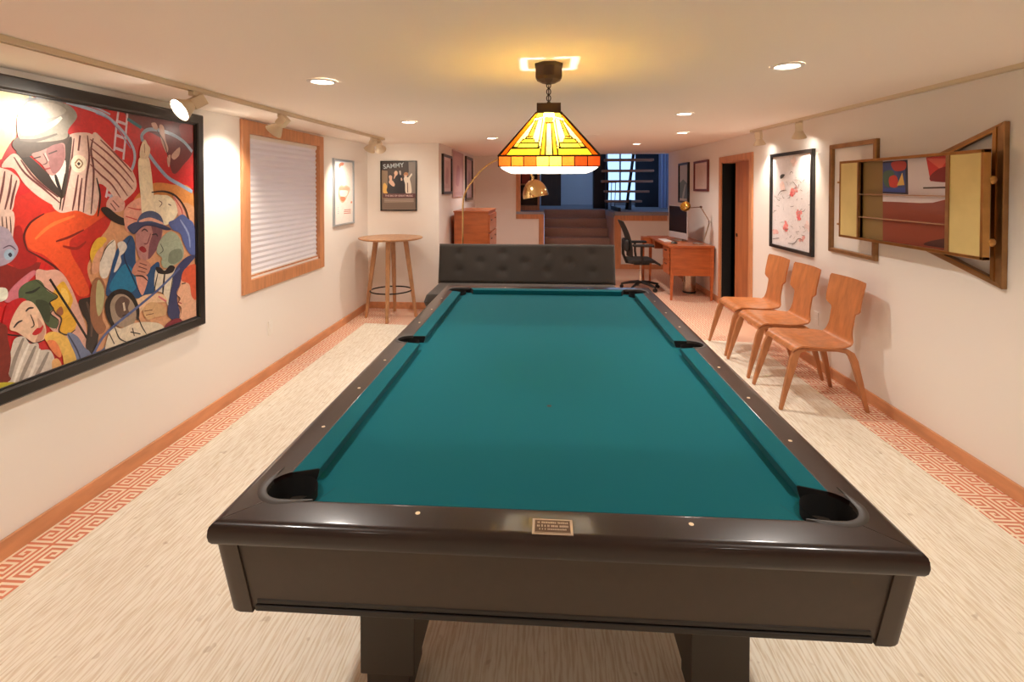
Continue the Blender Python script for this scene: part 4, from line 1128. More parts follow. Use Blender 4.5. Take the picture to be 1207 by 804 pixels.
pp('D', (226, 190, 152), [(196, 500), (226, 470), (270, 452), (340, 452), (364, 488), (300, 496), (240, 530), (216, 570)])
ps('D', (208, 110, 120), [(320, 462), (360, 488)], 9)
pp('D', (206, 166, 122), [(246, 552), (246, 520), (280, 492), (330, 500), (356, 530), (352, 556), (310, 566), (268, 578)])
for p in ([(250, 536), (290, 530)], [(258, 556), (296, 548)]): ps('D', (110, 70, 50), p, 4)
pp('D', (30, 24, 22), [(60, 560), (56, 490), (90, 440), (140, 426), (190, 450), (224, 520), (220, 580), (204, 560), (190, 500), (150, 462), (104, 470), (86, 520), (96, 590), (110, 620), (90, 616)])
pp('D', (156, 138, 120), [(84, 556), (80, 500), (108, 456), (156, 456), (196, 498), (210, 560), (188, 606), (132, 616), (100, 596)])
pp('D', (98, 76, 66), [(104, 500), (136, 462), (176, 482), (168, 520), (176, 556), (140, 572), (112, 552)])
ps('D', (206, 192, 172), [(146, 494), (152, 534)], 12); ps('D', (40, 30, 28), [(140, 560), (164, 552)], 6)
pp('D', (218, 204, 182), [(70, 650), (96, 612), (134, 622), (200, 596), (262, 590), (330, 600), (350, 640), (260, 680), (170, 720), (60, 750)])
for p in ([(100, 610), (124, 670), (160, 690)], [(216, 556), (236, 610), (260, 650)], [(70, 640), (100, 700)], [(190, 620), (200, 660)], [(180, 640), (230, 650)]): ps('D', (44, 36, 34), p, 6)
pp('D', (128, 32, 48), [(346, 630), (364, 596), (410, 572), (460, 580), (520, 556), (520, 600), (380, 660)])
pp('D', (222, 172, 142), [(428, 404), (440, 366), (480, 372), (506, 420), (510, 560), (460, 592), (426, 566), (432, 520), (414, 500), (426, 472), (410, 448)])
pp('D', (208, 90, 60), [(436, 384), (446, 334), (486, 304), (510, 320), (510, 470), (486, 462), (474, 402)])
ps('D', (60, 40, 40), [(436, 400), (456, 396)], 6); ps('D', (150, 50, 60), [(418, 492), (436, 498)], 6); ps('D', (80, 40, 36), [(432, 400), (412, 450), (428, 474), (416, 500), (434, 522), (428, 566)], 4)
ps('D', (84, 98, 146), [(-20, 780), (40, 670), (110, 600), (200, 528), (300, 446), (370, 380), (426, 322)], 13, False)
pic.build('canvas', oil_m, GP)

# ------------------------------------------------------------------ smaller framed pictures
def framed(label, axis, wall, sgn, a0, a1, b0, b1, fw, depth, fm, fill, art, m=soft_print, name='framed_picture', cat='picture', mat_w=0):
    c = ((a0 + a1) / 2, (b0 + b1) / 2)
    loc = (wall, c[0], c[1]) if axis == 'x' else (c[0], wall, c[1])
    t = thing(name, label, cat, loc)
    frame_mb(axis, wall, wall + sgn * depth, a0, a1, b0, b1, fw, .002).build('frame', fm, t)
    p = Pic(axis, wall + sgn * depth * .35, sgn, (a0 + fw * .9, a1 - fw * .9, b0 + fw * .9, b1 - fw * .9), .00004); p.full(fill)
    if art: art(p)
    p.build('picture', m, t); return t
# poster with lips (left wall)
def lips(p):
    f = lambda pts: [on_x(380 + u * 45 / 402, 180 + v * 90 / 804, XL + .01) for u, v in pts]
    p.poly((200, 214, 232), f([(100, 75), (318, 88), (318, 104), (100, 92)]), False)
    p.poly((232, 150, 126), f([(178, 118), (205, 104), (228, 112), (218, 136), (196, 140), (182, 164), (174, 140)]))
    p.poly((246, 200, 178), f([(170, 380), (182, 352), (204, 342), (228, 352), (256, 344), (290, 372), (286, 410), (262, 460), (244, 500), (216, 528), (186, 506), (170, 450)]))
    p.poly((240, 176, 150), f([(176, 372), (204, 360), (228, 368), (256, 360), (284, 382), (262, 396), (228, 392), (190, 396)]))
    p.poly((255, 248, 240), f([(186, 398), (228, 396), (266, 402), (262, 440), (236, 462), (196, 458), (182, 430)]))
    p.poly((228, 140, 108), f([(192, 466), (232, 466), (246, 486), (222, 514), (196, 500)]))
    for a in ([(230, 604), (300, 598)], [(228, 622), (300, 616)], [(228, 640), (300, 634)]): p.stroke((214, 150, 140), f(a), .012)
    for v in (580, 600, 620, 640): p.stroke((190, 196, 220), f([(160, v), (174, v - 2)]), .008)
    p.poly((222, 140, 110), f([(300, 515), (312, 512), (312, 530), (300, 532)]))
framed('white poster of parted orange lips in a thin silver frame on left wall', 'x', XL, 1, 2.842, 3.425, 1.145, 1.888, .018, .025, silver_m, (250, 246, 242), lips)
# film style poster on the back wall
def sammy(p):
    f = lambda pts: [on_y(440 + u * 60 / 643, 180 + v * 75 / 804, YB - .01) for u, v in pts]
    p.poly((150, 128, 104), f([(100, 200), (180, 210), (180, 720), (100, 720)]), False)
    p.poly((66, 58, 54), f([(100, 110), (440, 110), (450, 330), (430, 520), (180, 520), (180, 230), (100, 220)]), False)
    p.poly((140, 130, 122), f([(440, 110), (540, 110), (540, 520), (440, 520)]), False)
    p.poly((56, 48, 46), f([(420, 110), (444, 110), (448, 250), (424, 250)]), False)
    p.poly((132, 114, 100), f([(100, 580), (545, 580), (545, 720), (100, 720)]), False)
    p.poly((240, 196, 110), f([(125, 400), (150, 385), (175, 430), (184, 505), (126, 505)]))
    p.poly((38, 36, 42), f([(184, 505), (186, 400), (200, 370), (255, 380), (280, 300), (320, 270), (370, 310), (400, 400), (410, 505)]))
    p.poly((44, 40, 42), f([(190, 330), (194, 280), (220, 262), (245, 290), (244, 340), (215, 300)]))
    p.poly((232, 196, 172), f([(196, 300), (214, 284), (238, 300), (236, 345), (250, 360), (272, 400), (260, 428), (225, 410), (196, 375), (204, 345)]))
    p.poly((236, 200, 174), f([(262, 255), (280, 228), (304, 240), (306, 275), (285, 296), (264, 330), (258, 320), (268, 285)]))
    p.poly((190, 180, 172), f([(325, 235), (345, 228), (352, 270), (338, 282)]))
    p.poly((190, 130, 90), f([(382, 280), (398, 250), (430, 250), (440, 280), (415, 300)])); p.poly((230, 196, 174), f([(390, 285), (425, 285), (420, 310), (395, 312)]))
    p.poly((238, 228, 212), f([(384, 330), (405, 300), (440, 310), (480, 262), (490, 280), (462, 330), (476, 400), (480, 508), (410, 508), (402, 400)]))
    p.poly((232, 200, 180), f([(348, 320), (362, 322), (366, 350), (350, 352)]))
    p.poly((96, 76, 60), f([(426, 380), (438, 380), (440, 505), (428, 505)]), False)
    p.poly((100, 62, 62), f([(120, 515), (530, 515), (530, 572), (120, 572)]), False)
    x, z = f([(255, 168)])[0]; p.text((196, 208, 214), 'SAMMY', x, z, .083, rot=R(5), bold=.012)
    x, z = f([(325, 545)])[0]; p.text((236, 206, 204), 'THE BIG OF GREAT MUSIC', x, z, .031, bold=.01)
    for v in (590, 606, 622): p.stroke((196, 178, 164), f([(140, v), (510, v - 4)]), .006, False)
    for v in (650, 668, 688): p.stroke((116, 98, 86), f([(140, v), (510, v - 2)]), .004, False)
framed('dark photo poster of performers in a thin black frame behind the bar table', 'y', YB, -1, -2.131, -1.655, 1.268, 1.914, .014, .025, black_frame, (120, 106, 94), sammy, print_mirror_m, 'framed_poster', 'poster')
# alcove frames
def al(c1, c2):
    def g(p):
        a0, a1, b0, b1 = p.rect; w = a1 - a0; h = b1 - b0
        p.poly(c1, [(a0 + w * .15, b0 + h * .1), (a1 - w * .15, b0 + h * .1), (a1 - w * .15, b1 - h * .1), (a0 + w * .15, b1 - h * .1)], False)
        p.poly(c2, [(a0 + w * .3, b0 + h * .3), (a0 + w * .6, b0 + h * .25), (a0 + w * .7, b0 + h * .6), (a0 + w * .45, b0 + h * .7)])
    return g
framed('black framed pale pink print, leftmost of three beyond the wall corner', 'x', XI, 1, 4.13, 4.78, 1.48, 2.02, .035, .03, black_frame, (226, 206, 206), al((214, 186, 186), (196, 160, 164)))
framed('frameless pinkish print with thin white edge, middle one of the alcove wall', 'x', XI, 1, 4.88, 5.86, 1.42, 2.13, .012, .02, mat('pale_frame', (206, 188, 184), .5), (196, 160, 158), al((204, 170, 166), (186, 140, 142)))
framed('narrow black framed print nearest the dresser, farthest on alcove wall', 'x', XI, 1, 6.12, 6.93, 1.34, 2.11, .045, .03, black_frame, (196, 170, 170), al((206, 184, 184), (180, 150, 154)))
# right wall frames
def rural(p):
    a0, a1, b0, b1 = p.rect; w = a1 - a0; h = b1 - b0
    p.poly((120, 148, 160), [(a0, b0), (a1, b0), (a1, b0 + h * .5), (a0 + w * .6, b0 + h * .6), (a0, b0 + h * .45)], False)
    p.poly((190, 206, 214), [(a0 + w * .5, b0 + h * .1), (a0 + w * .7, b0 + h * .1), (a0 + w * .45, b0 + h * .4), (a0 + w * .3, b0 + h * .45)])
    p.poly((228, 230, 228), [(a0, b0), (a1, b0), (a1, b0 + h * .07), (a0, b0 + h * .07)], False)
framed('dark framed blue-grey landscape print on right wall beyond the computer', 'x', XR, -1, 5.96, 6.56, 1.31, 1.985, .035, .035, black_frame, (204, 212, 220), rural)
framed('small pale document in a reddish brown frame left of the door', 'x', XR, -1, 4.97, 5.66, 1.515, 1.975, .032, .03, mat('oxblood_frame', (110, 48, 40), .4), (226, 204, 196), al((218, 198, 190), (214, 192, 184)))
def blossom(p):
    f = lambda pts: [on_x(900 + u * 70 / 402, 170 + v * 140 / 804, XR - .01) for u, v in pts]
    rr = random.Random(11)
    for (u, v, r, c_) in ((205, 325, 34, (232, 140, 136)), (240, 480, 30, (234, 138, 136)), (145, 560, 26, (234, 140, 136)), (265, 640, 26, (232, 170, 164)), (190, 340, 16, (220, 100, 104)), (75, 590, 22, (240, 190, 184)), (222, 300, 20, (238, 180, 176)), (238, 500, 15, (226, 112, 116)), (130, 270, 26, (242, 214, 208)), (300, 560, 26, (236, 214, 212)), (210, 130, 30, (240, 216, 212)), (150, 575, 12, (222, 110, 112))):
        for k in range(7):
            a = rr.uniform(0, 6.28); d = rr.uniform(0, r * .8); q = r * rr.uniform(.2, .5); uu, vv = u + d * math.cos(a), v + d * 1.4 * math.sin(a)
            sh_ = rr.randint(-12, 12)
            p.poly(tuple(min(255, x + sh_) for x in c_), f([(uu + q * rr.uniform(.6, 1.2) * math.cos(b), vv + 1.5 * q * rr.uniform(.6, 1.2) * math.sin(b)) for b in (0, 1, 2, 3, 4, 5)]))
    p.poly((70, 66, 64), f([(116, 215), (126, 204), (146, 206), (134, 226), (118, 234)]))
    for _ in range(70):
        u, v = rr.uniform(75, 310), rr.uniform(180, 720); du, dv = rr.uniform(-26, 26), rr.uniform(-22, 22)
        g = rr.randint(120, 196)
        p.stroke((g, g - 6, g - 10), f([(u, v), (u + du * .6, v + dv * .2), (u + du, v + dv)]), rr.uniform(.003, .007))
    for pts in ([(100, 350), (120, 320), (150, 312)], [(170, 670), (210, 672), (240, 640), (270, 650)], [(66, 640), (110, 636)], [(200, 250), (230, 290), (206, 300)], [(236, 300), (246, 270)]): p.stroke((110, 100, 96), f(pts), .008)
framed('tall white picture of faint pink blossoms in a black frame above the chairs', 'x', XR, -1, 2.093, 2.935, .958, 1.913, .032, .03, black_frame, (232, 226, 228), blossom)

# ------------------------------------------------------------------ brass wall piece
BW = thing('brass_wall_piece', 'brass framed wall cabinet on two open brass frames, right wall above chairs', 'wall cabinet', (XR, .85, 1.48))
frame_mb('x', XR, XR - .03, 1.235, 1.83, 1.045, 1.92, .035, .006).build('open_frame', brass_dark, BW)
# near frame tapers away behind the cabinet
def bar_quad(p, q, w, x0, x1, wn=None):
    p, q = Vector(p), Vector(q); d = (q - p).normalized(); n_ = Vector((-d.y, d.x)) * w / 2
    return [(p + n_), (q + n_), (q - n_), (p - n_)]
mb = MB()
mb.prism([(.222, 1.047), (.222, 1.912), (.268, 1.875), (.268, 1.09)], XR, XR - .03, 'x')
mb.prism([(.222, 1.912), (1.05, 1.655), (1.05, 1.61), (.268, 1.872)], XR, XR - .03, 'x')
mb.prism([(.222, 1.047), (1.05, 1.255), (1.05, 1.30), (.268, 1.093)], XR, XR - .03, 'x')
mb.build('tapered_frame', brass_dark, BW, bevel=.004)
mb = MB(); mb.prism([(.262, 1.08), (.262, 1.885), (.285, 1.865), (.285, 1.10)], XR - .03, XR - .036, 'x')
mb.prism([(.28, 1.872), (1.0, 1.643), (1.0, 1.63), (.285, 1.86)], XR - .03, XR - .036, 'x'); mb.prism([(.28, 1.09), (1.0, 1.265), (1.0, 1.278), (.285, 1.10)], XR - .03, XR - .036, 'x')
mb.build('polished_inlay', brass_m, BW)
X0, X1, CY0, CY1, CZ0, CZ1 = 2.215, 2.252, .205, 1.48, 1.198, 1.768
mb = MB()
mb.box(X0, X1, CY0, CY1, CZ1 - .018, CZ1); mb.box(X0, X1, CY0, CY1, CZ0, CZ0 + .018); mb.box(X0, X1, CY0, CY0 + .018, CZ0, CZ1); mb.box(X0, X1, CY1 - .018, CY1, CZ0, CZ1); mb.box(X1 - .004, X1, CY0, CY1, CZ0, CZ1)
mb.build('cabinet_case', brass_m, BW, bevel=.003)
MB().box(X1, XR - .001, .6, 1.1, 1.35, 1.6).build('wall_bracket', brass_dark, BW)
MB().box(X0 + .003, X0 + .012, CY0 + .018, .425, CZ0 + .018, CZ1 - .018).build('side_door', olive_panel, BW)
MB().box(X0 + .003, X0 + .012, 1.255, CY1 - .018, CZ0 + .018, CZ1 - .018).build('side_door', olive_panel, BW)
mb = MB(); mb.box(X0 - .002, X0 + .014, .425, .45, CZ0 + .018, CZ1 - .018); mb.box(X0 - .002, X0 + .014, 1.24, 1.255, CZ0 + .018, CZ1 - .018)
mb.build('door_stile', brass_dark, BW)
for z in (1.36, 1.52): MB().box(X0 + .002, X0 + .028, .45, 1.24, z, z + .006).build('glass_shelf', mat('shelf_edge', (190, 150, 120), .2, metal=.3), BW)
p = Pic('x', X0 + .030, -1, (.45, 1.24, CZ0 + .018, CZ1 - .018), .00005)  # mirror reflections of the room, painted as flat colour areas on the cabinet back
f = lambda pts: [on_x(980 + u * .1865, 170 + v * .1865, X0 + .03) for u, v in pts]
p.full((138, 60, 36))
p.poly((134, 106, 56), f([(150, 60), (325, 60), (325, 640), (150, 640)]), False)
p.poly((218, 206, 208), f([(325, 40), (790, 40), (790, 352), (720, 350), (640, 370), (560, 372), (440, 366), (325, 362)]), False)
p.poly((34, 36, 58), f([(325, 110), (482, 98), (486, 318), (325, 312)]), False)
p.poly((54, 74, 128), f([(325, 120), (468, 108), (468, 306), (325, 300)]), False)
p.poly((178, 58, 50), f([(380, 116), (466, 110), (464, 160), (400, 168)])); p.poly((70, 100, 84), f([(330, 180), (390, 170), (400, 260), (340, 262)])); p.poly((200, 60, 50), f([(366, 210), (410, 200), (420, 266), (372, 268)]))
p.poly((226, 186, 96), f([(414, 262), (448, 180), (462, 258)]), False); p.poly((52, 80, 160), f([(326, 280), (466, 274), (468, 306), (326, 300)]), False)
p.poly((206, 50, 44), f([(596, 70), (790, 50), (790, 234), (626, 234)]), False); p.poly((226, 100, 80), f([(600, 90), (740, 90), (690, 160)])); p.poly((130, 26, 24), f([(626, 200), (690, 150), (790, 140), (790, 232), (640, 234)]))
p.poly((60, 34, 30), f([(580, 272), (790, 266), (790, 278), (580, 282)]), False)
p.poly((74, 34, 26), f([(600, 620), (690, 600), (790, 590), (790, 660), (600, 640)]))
p.build('mirror_image_panel', print_mirror_m, BW)
for z in (1.29, 1.61):
    mb = MB(); mb.lathe([(.001, -.022), (.012, -.02), (.02, -.01), (.022, 0), (.02, .01), (.012, .02), (.001, .022)], (X1 + .012, CY0 + .012, z), 20); mb.build('ball_knob', brass_m, BW, smooth=True)
    mb = MB(); mb.cyl((X1 - .01, CY1, z), (X1 - .01, CY1 + .06, z), .008, n=12); mb.cyl((X1 - .01, CY1 + .06, z), (XR - .02, CY1 + .10, z), .008, n=12); mb.build('hinge_pin', brass_m, BW)

# ------------------------------------------------------------------ wall plates
def plate_(x, y, z, sgn, label, sw):
    t = thing('wall_plate', label, 'outlet' if not sw else 'switch', (x, y, z))
    MB().box(min(x, x + sgn * .006), max(x, x + sgn * .006), y - .036, y + .036, z - .058, z + .058, b=.002).build('cover', white_m, t)
    for k in (-1, 1): MB().box(min(x + sgn * .006, x + sgn * .008), max(x + sgn * .006, x + sgn * .008), y - .016, y + .016, z + k * .022 - .014, z + k * .022 + .014, b=.0008).build('socket', white_m, t)
plate_(XL, 1.57, .40, 1, 'white electrical outlet low on the left wall beneath the window', False)
plate_(XR, 2.05, .43, -1, 'white electrical outlet on the right wall behind the chairs', False)
t = thing('wall_plate', 'small white outlet on the far wall right of the dresser', 'outlet', (-.93, YF, .62))
MB().box(-.965, -.895, YF - .006, YF, .56, .68, b=.002).build('cover', white_m, t)
t = thing('wall_ledge_plate', 'thin white switch plate on the far wall beside the trim', 'switch', (-.72, YF, 1.10))
MB().box(-.78, -.66, YF - .008, YF, 1.05, 1.16, b=.002).build('cover', white_m, t)

# ------------------------------------------------------------------ ply chairs
def make_chair(cx, cy, label):
    t = thing('dining_chair', label, 'chair', (cx, cy, 0), 'bent plywood chairs along the right wall')
    # seat: gently dished panel with rolled front edge, faces -x
    nx_, ny_ = 18, 14; th = .012
    def seat_z(a, b):      # a 0 front..1 back, b -1..1
        return .462 - .022 * math.exp(-((a - .62) / .3) ** 2) * (1 - b * b * .7) - .035 * max(0, (.16 - a) / .16) ** 2 + .0 * a
    def P(a, b):
        hw = .232 + .012 * math.sin(PI * a) - .042 * (max(0, a - .72) / .28) ** 2
        hw -= .012 * max(0, .1 - a) / .1
        return Vector((cx - .205 + .405 * a, cy + b * hw, seat_z(a, b)))
    mb = MB(); top = [[P(i / nx_, -1 + 2 * j / ny_) for j in range(ny_ + 1)] for i in range(nx_ + 1)]
    vs = [p for r in top for p in r] + [p - Vector((0, 0, th)) for r in top for p in r]
    N = (nx_ + 1) * (ny_ + 1); fs = []; w = ny_ + 1
    for i in range(nx_):
        for j in range(ny_):
            a = i * w + j; fs.append((a, a + 1, a + w + 1, a + w)); fs.append((N + a, N + a + w, N + a + w + 1, N + a + 1))
    bd = [j for j in range(w)] + [i * w + ny_ for i in range(1, nx_ + 1)] + [nx_ * w + j for j in range(ny_ - 1, -1, -1)] + [i * w for i in range(nx_ - 1, 0, -1)]
    for i in range(len(bd)): a, b = bd[i], bd[(i + 1) % len(bd)]; fs.append((a, b, N + b, N + a))
    mb.add(vs, fs); mb.build('seat', chair_wood, t, smooth=True, auto=50)
    # backrest: narrow neck flaring to a wide top panel
    prof = []        # (x, z) along the height
    for k in range(29):
        s_ = k / 28
        x = .205 + .018 * math.sin(min(1, s_ / .18) * PI / 2) + .085 * max(0, s_ - .12) ** 1.15
        if s_ < .14: x = .165 + .06 * math.sin(s_ / .14 * PI / 2); z = .448 + .05 * (1 - math.cos(s_ / .14 * PI / 2))
        else: x = .225 + .085 * (s_ - .14) / .86; z = .498 + (.905 - .498) * (s_ - .14) / .86
        prof.append((x, z))
    def hw(z):
        if z < .66: return .142 + .052 * max(0, (.56 - z) / .11) ** 1.6
        if z < .70: t_ = (z - .66) / .04; return .142 + (.212 - .142) * (3 * t_ * t_ - 2 * t_ ** 3)
        if z > .885: t_ = (z - .885) / .02; return .216 - .010 * t_ * t_
        return .212 + .004 * (z - .70) / .2
    m_ = 14; vs = []; rows = len(prof)
    for (x, z) in prof:
        h = hw(z)
        for j in range(m_ + 1):
            b = -1 + 2 * j / m_; vs.append(Vector((cx + x - .026 * (b * b) * min(1, max(0, z - .5) / .25) * (h / .2) ** 2, cy + b * h, z)))
    N = len(vs); vs2 = [v + Vector((.011, 0, -.004)) for v in vs]; w = m_ + 1; fs = []
    for i in range(rows - 1):
        for j in range(m_):
            a = i * w + j; fs.append((a, a + 1, a + w + 1, a + w)); fs.append((N + a, N + a + w, N + a + w + 1, N + a + 1))
    bd = [j for j in range(w)] + [i * w + m_ for i in range(1, rows)] + [(rows - 1) * w + j for j in range(m_ - 1, -1, -1)] + [i * w for i in range(rows - 2, 0, -1)]
    for i in range(len(bd)): a, b = bd[i], bd[(i + 1) % len(bd)]; fs.append((a, b, N + b, N + a))
    mb = MB(); mb.add(vs + vs2, fs); mb.build('backrest', chair_wood, t, smooth=True, auto=50)
    # legs: flat bent ply, wide at the shoulder and tapering to the foot
    def bent(pts, name):
        rings = []
        for i, (x, y, z, w_, d_) in enumerate(pts):
            a = Vector(pts[max(i - 1, 0)][:3]); b = Vector(pts[min(i + 1, len(pts) - 1)][:3]); tn = (b - a).normalized()
            n_ = Vector((-tn.z, 0, tn.x)) if abs(tn.y) < .99 else Vector((1, 0, 0)); n_.normalize(); s_ = tn.cross(n_).normalized()
            c_ = Vector((x, y, z)); rings.append([c_ + n_ * w_ / 2 + s_ * d_ / 2, c_ - n_ * w_ / 2 + s_ * d_ / 2, c_ - n_ * w_ / 2 - s_ * d_ / 2, c_ + n_ * w_ / 2 - s_ * d_ / 2])
        MB().loft(rings).build(name, chair_edge, t, smooth=True, auto=50, bevel=.003)
    for sy in (-1, 1):
        y = cy + sy * .205; yo = cy + sy * .232
        bent([(cx - .06, y, .432, .020, .030), (cx - .12, y, .430, .024, .030), (cx - .158, y, .420, .034, .031), (cx - .182, y + sy * .003, .395, .046, .031), (cx - .198, y + sy * .006, .35, .052, .030), (cx - .235, y + sy * .014, .22, .042, .029), (cx - .268, y + sy * .021, .10, .030, .027), (cx - .292, yo, .008 if cx - .292 > 2.08 else .008, .021, .024)], 'leg')
        bent([(cx - .06, y, .432, .020, .030), (cx + .10, y, .430, .022, .030), (cx + .165, y, .422, .032, .031), (cx + .195, y + sy * .003, .398, .044, .031), (cx + .215, y + sy * .006, .35, .046, .030), (cx + .252, y + sy * .014, .20, .036, .029), (cx + .278, y + sy * .021, .08, .027, .027), (cx + .297, yo, .001, .021, .024)], 'leg')
    mb = MB(); mb.box(cx - .10, cx - .06, cy - .2, cy + .2, .424, .438); mb.box(cx + .10, cx + .14, cy - .2, cy + .2, .424, .436); mb.build('cross_rail', chair_edge, t)
    return t
make_chair(1.935, 1.365, 'bent plywood chair with T-shaped back, nearest of the three along right wall')
make_chair(1.945, 1.965, 'bent plywood chair with T-shaped back, middle of the three along right wall')
make_chair(1.955, 2.515, 'bent plywood chair with T-shaped back, farthest of three, nearest the desk')

# ------------------------------------------------------------------ bar table
BX, BY = -1.865, 3.50
t = thing('bar_table', 'tall round wooden bar table with splayed legs in the left corner', 'bar table', (BX, BY, 0))
MB().lathe([(.001, .945), (.34, .945), (.372, .955), (.380, .963), (.380, .968), (.376, .973), (.001, .973)], (BX, BY, 0), 64).build('tabletop', bar_wood, t, smooth=True)
for a in (-82, 8, 98, 188):
    ca, sa = math.cos(R(a)), math.sin(R(a)); rings = []
    for z, r, h in ((.945, .175, .028), (.5, .235, .024), (.002, .298, .017)):
        c_ = Vector((BX + ca * r, BY + sa * r, z)); u_ = Vector((ca, sa, 0)) * h; v_ = Vector((-sa, ca, 0)) * h
        rings.append([c_ + u_ + v_, c_ - u_ + v_, c_ - u_ - v_, c_ + u_ - v_])
    MB().loft(rings).build('leg', bar_wood, t, bevel=.005)
mb = MB(); mb.box(BX - .17, BX + .17, BY - .025, BY + .025, .915, .946); mb.box(BX - .025, BX + .025, BY - .17, BY + .17, .915, .946)
mb.xform(Matrix.Translation((BX, BY, 0)) @ Matrix.Rotation(R(8), 4, 'Z') @ Matrix.Translation((-BX, -BY, 0))); mb.build('top_brace', bar_wood, t)
mb = MB(); mb.tube([(BX + .245 * math.cos(2 * PI * k / 48), BY + .245 * math.sin(2 * PI * k / 48), .33) for k in range(48)], .008, 10, closed=True); mb.build('foot_ring', iron_m, t, smooth=True)

# ------------------------------------------------------------------ sofa
t = thing('futon_sofa', 'charcoal button-tufted armless futon sofa beyond the pool table', 'sofa', (-.23, 3.4, 0))
SXA, SXB = -1.31, .835
def quilt(name, W_, H_, th, M, btn, depth=.018, rad=.055, m=sofa_m):
    nu, nv = 96, 34; vs = []; fs = []
    def d(u, v):
        e = min(u, W_ - u, v, H_ - v); q = max(0, 1 - e / .035); r_ = -.5 * th * (1 - math.sqrt(max(0, 1 - q * q)))
        for bx, by in btn:
            dd = (u - bx) ** 2 + (v - by) ** 2; r_ -= depth * math.exp(-dd / rad ** 2) + depth * .6 * math.exp(-dd / .012 ** 2)
        return r_
    for side in (1, -1):
        for j in range(nv + 1):
            for i in range(nu + 1):
                u, v = W_ * i / nu, H_ * j / nv; vs.append(M @ Vector((u, side * (th / 2 + d(u, v)), v)))
    N = (nu + 1) * (nv + 1); w = nu + 1
    for s_ in (0, 1):
        for j in range(nv):
            for i in range(nu):
                a = s_ * N + j * w + i; fs.append((a, a + 1, a + w + 1, a + w) if s_ == 0 else (a, a + w, a + w + 1, a + 1))
    bd = [i for i in range(w)] + [j * w + nu for j in range(1, nv + 1)] + [nv * w + i for i in range(nu - 1, -1, -1)] + [j * w for j in range(nv - 1, 0, -1)]
    for i in range(len(bd)): a, b = bd[i], bd[(i + 1) % len(bd)]; fs.append((a, b, N + b, N + a))
    mb = MB(); mb.add(vs, fs); o = mb.build(name, m, t, smooth=True, auto=70); return o
WW_ = SXB - SXA
btn = [(WW_ * k, .365) for k in (.12, .37, .62, .87)] + [(WW_ * k, .26) for k in (.245, .495, .745)] + [(WW_ * k, .155) for k in (.12, .37, .62, .87)]
Mb = Matrix.Translation((SXA, 3.60, .40)) @ Matrix.Rotation(R(-12), 4, 'X')
back = quilt('backrest', WW_, .485, .13, Mb, btn)
for bx, by in btn:
    c_ = Mb @ Vector((bx, -.065 + .024, by)); M_ = Matrix.Rotation(R(78), 3, 'X').to_4x4()
    MB().lathe([(.001, .006), (.008, .004), (.011, 0)], c_[:], 12, M=M_).build('tuft_button', sofa_m, back)
btn2 = [(WW_ * k, v) for k in (.12, .37, .62, .87) for v in (.2, .5)]
Ms = Matrix.Translation((SXA, 2.88, .345)) @ Matrix.Rotation(R(-90), 4, 'X')
# seat lies flat: local v -> +y
Ms = Matrix.Translation((SXA, 2.86, .34)) @ Matrix(((1, 0, 0, 0), (0, 0, 1, 0), (0, 1, 0, 0), (0, 0, 0, 1)))
quilt('seat', WW_, .74, .15, Ms, btn2)
MB().box(SXA + .05, SXB - .05, 2.95, 3.6, .235, .27).build('frame', iron_m, t)
for x in (SXA + .12, SXB - .12):
    for y in (3.0, 3.52): MB().cyl((x, y, .24), (x, y, .0075), .022, .014, n=16).build('leg', chrome_m, t, smooth=True)

# ------------------------------------------------------------------ dresser
t = thing('dresser', 'orange-brown wooden chest of drawers in the alcove behind the sofa', 'dresser', (-1.05, 5.2, 0))
dx0, dx1, dy0, dy1, dz = -1.30, -.81, 4.66, 5.72, 1.215
MB().box(dx0, dx1, dy0, dy1, .09, dz, b=.004).build('body', dresser_m, t)
MB().box(dx0 - .01, dx1 + .012, dy0 - .012, dy1 + .012, dz, dz + .022, b=.004).build('top', dresser_m, t)
for k in range(4):
    z0 = .12 + k * .27; d_ = MB().box(dx1, dx1 + .02, dy0 + .02, dy1 - .02, z0, z0 + .25, b=.003).build('drawer', dresser_m, t)
    for y in (4.9, 5.48): MB().box(dx1 + .02, dx1 + .032, y - .05, y + .05, z0 + .16, z0 + .172).build('handle', dark_door, d_)
for x in (dx0 + .04, dx1 - .04):
    for y in (dy0 + .04, dy1 - .04): MB().cyl((x, y, .1), (x, y, .001), .02, .013, n=12).build('leg', dresser_m, t)

# ------------------------------------------------------------------ arc lamp
t = thing('arc_floor_lamp', 'brass arc floor lamp with dome shade rising behind the sofa', 'floor lamp', (-1.08, 4.1, 0))
MB().lathe([(.001, 0.001), (.15, .001), (.15, .03), (.145, .036), (.02, .038), (.001, .038)], (-1.08, 4.1, 0), 40).build('base', white_m, t, smooth=True)
key = [(-1.085, .036), (-1.085, .6), (-1.083, 1.1), (-1.075, 1.42), (-.985, 1.62), (-.80, 1.83), (-.62, 1.935), (-.45, 1.97), (-.31, 1.93), (-.21, 1.82), (-.175, 1.70)]
pts = catmull(key, 6, closed=False)
MB().tube([(x, 4.1, z) for x, z in pts], .0115, 12).build('arc_pole', brass_lamp, t, smooth=True)
mb = MB(); prof = [(.013, .0)] + [(.168 * math.sin(a), -.23 + .23 * math.cos(a)) for a in [R(6 + 84 * k / 14) for k in range(15)]]
prof2 = prof + [(r - .003, z) for r, z in reversed(prof[1:])]
mb.lathe(prof2, (0, 0, 0), 48); mb.xform(Matrix.Translation((-.165, 4.1, 1.675)) @ Matrix.Rotation(R(-10), 4, 'Y'))
mb.build('dome_shade', brass_lamp, t, smooth=True)
MB().cyl((-.17, 4.1, 1.66), (-.165, 4.1, 1.72), .018, n=16).build('shade_socket', brass_lamp, t)

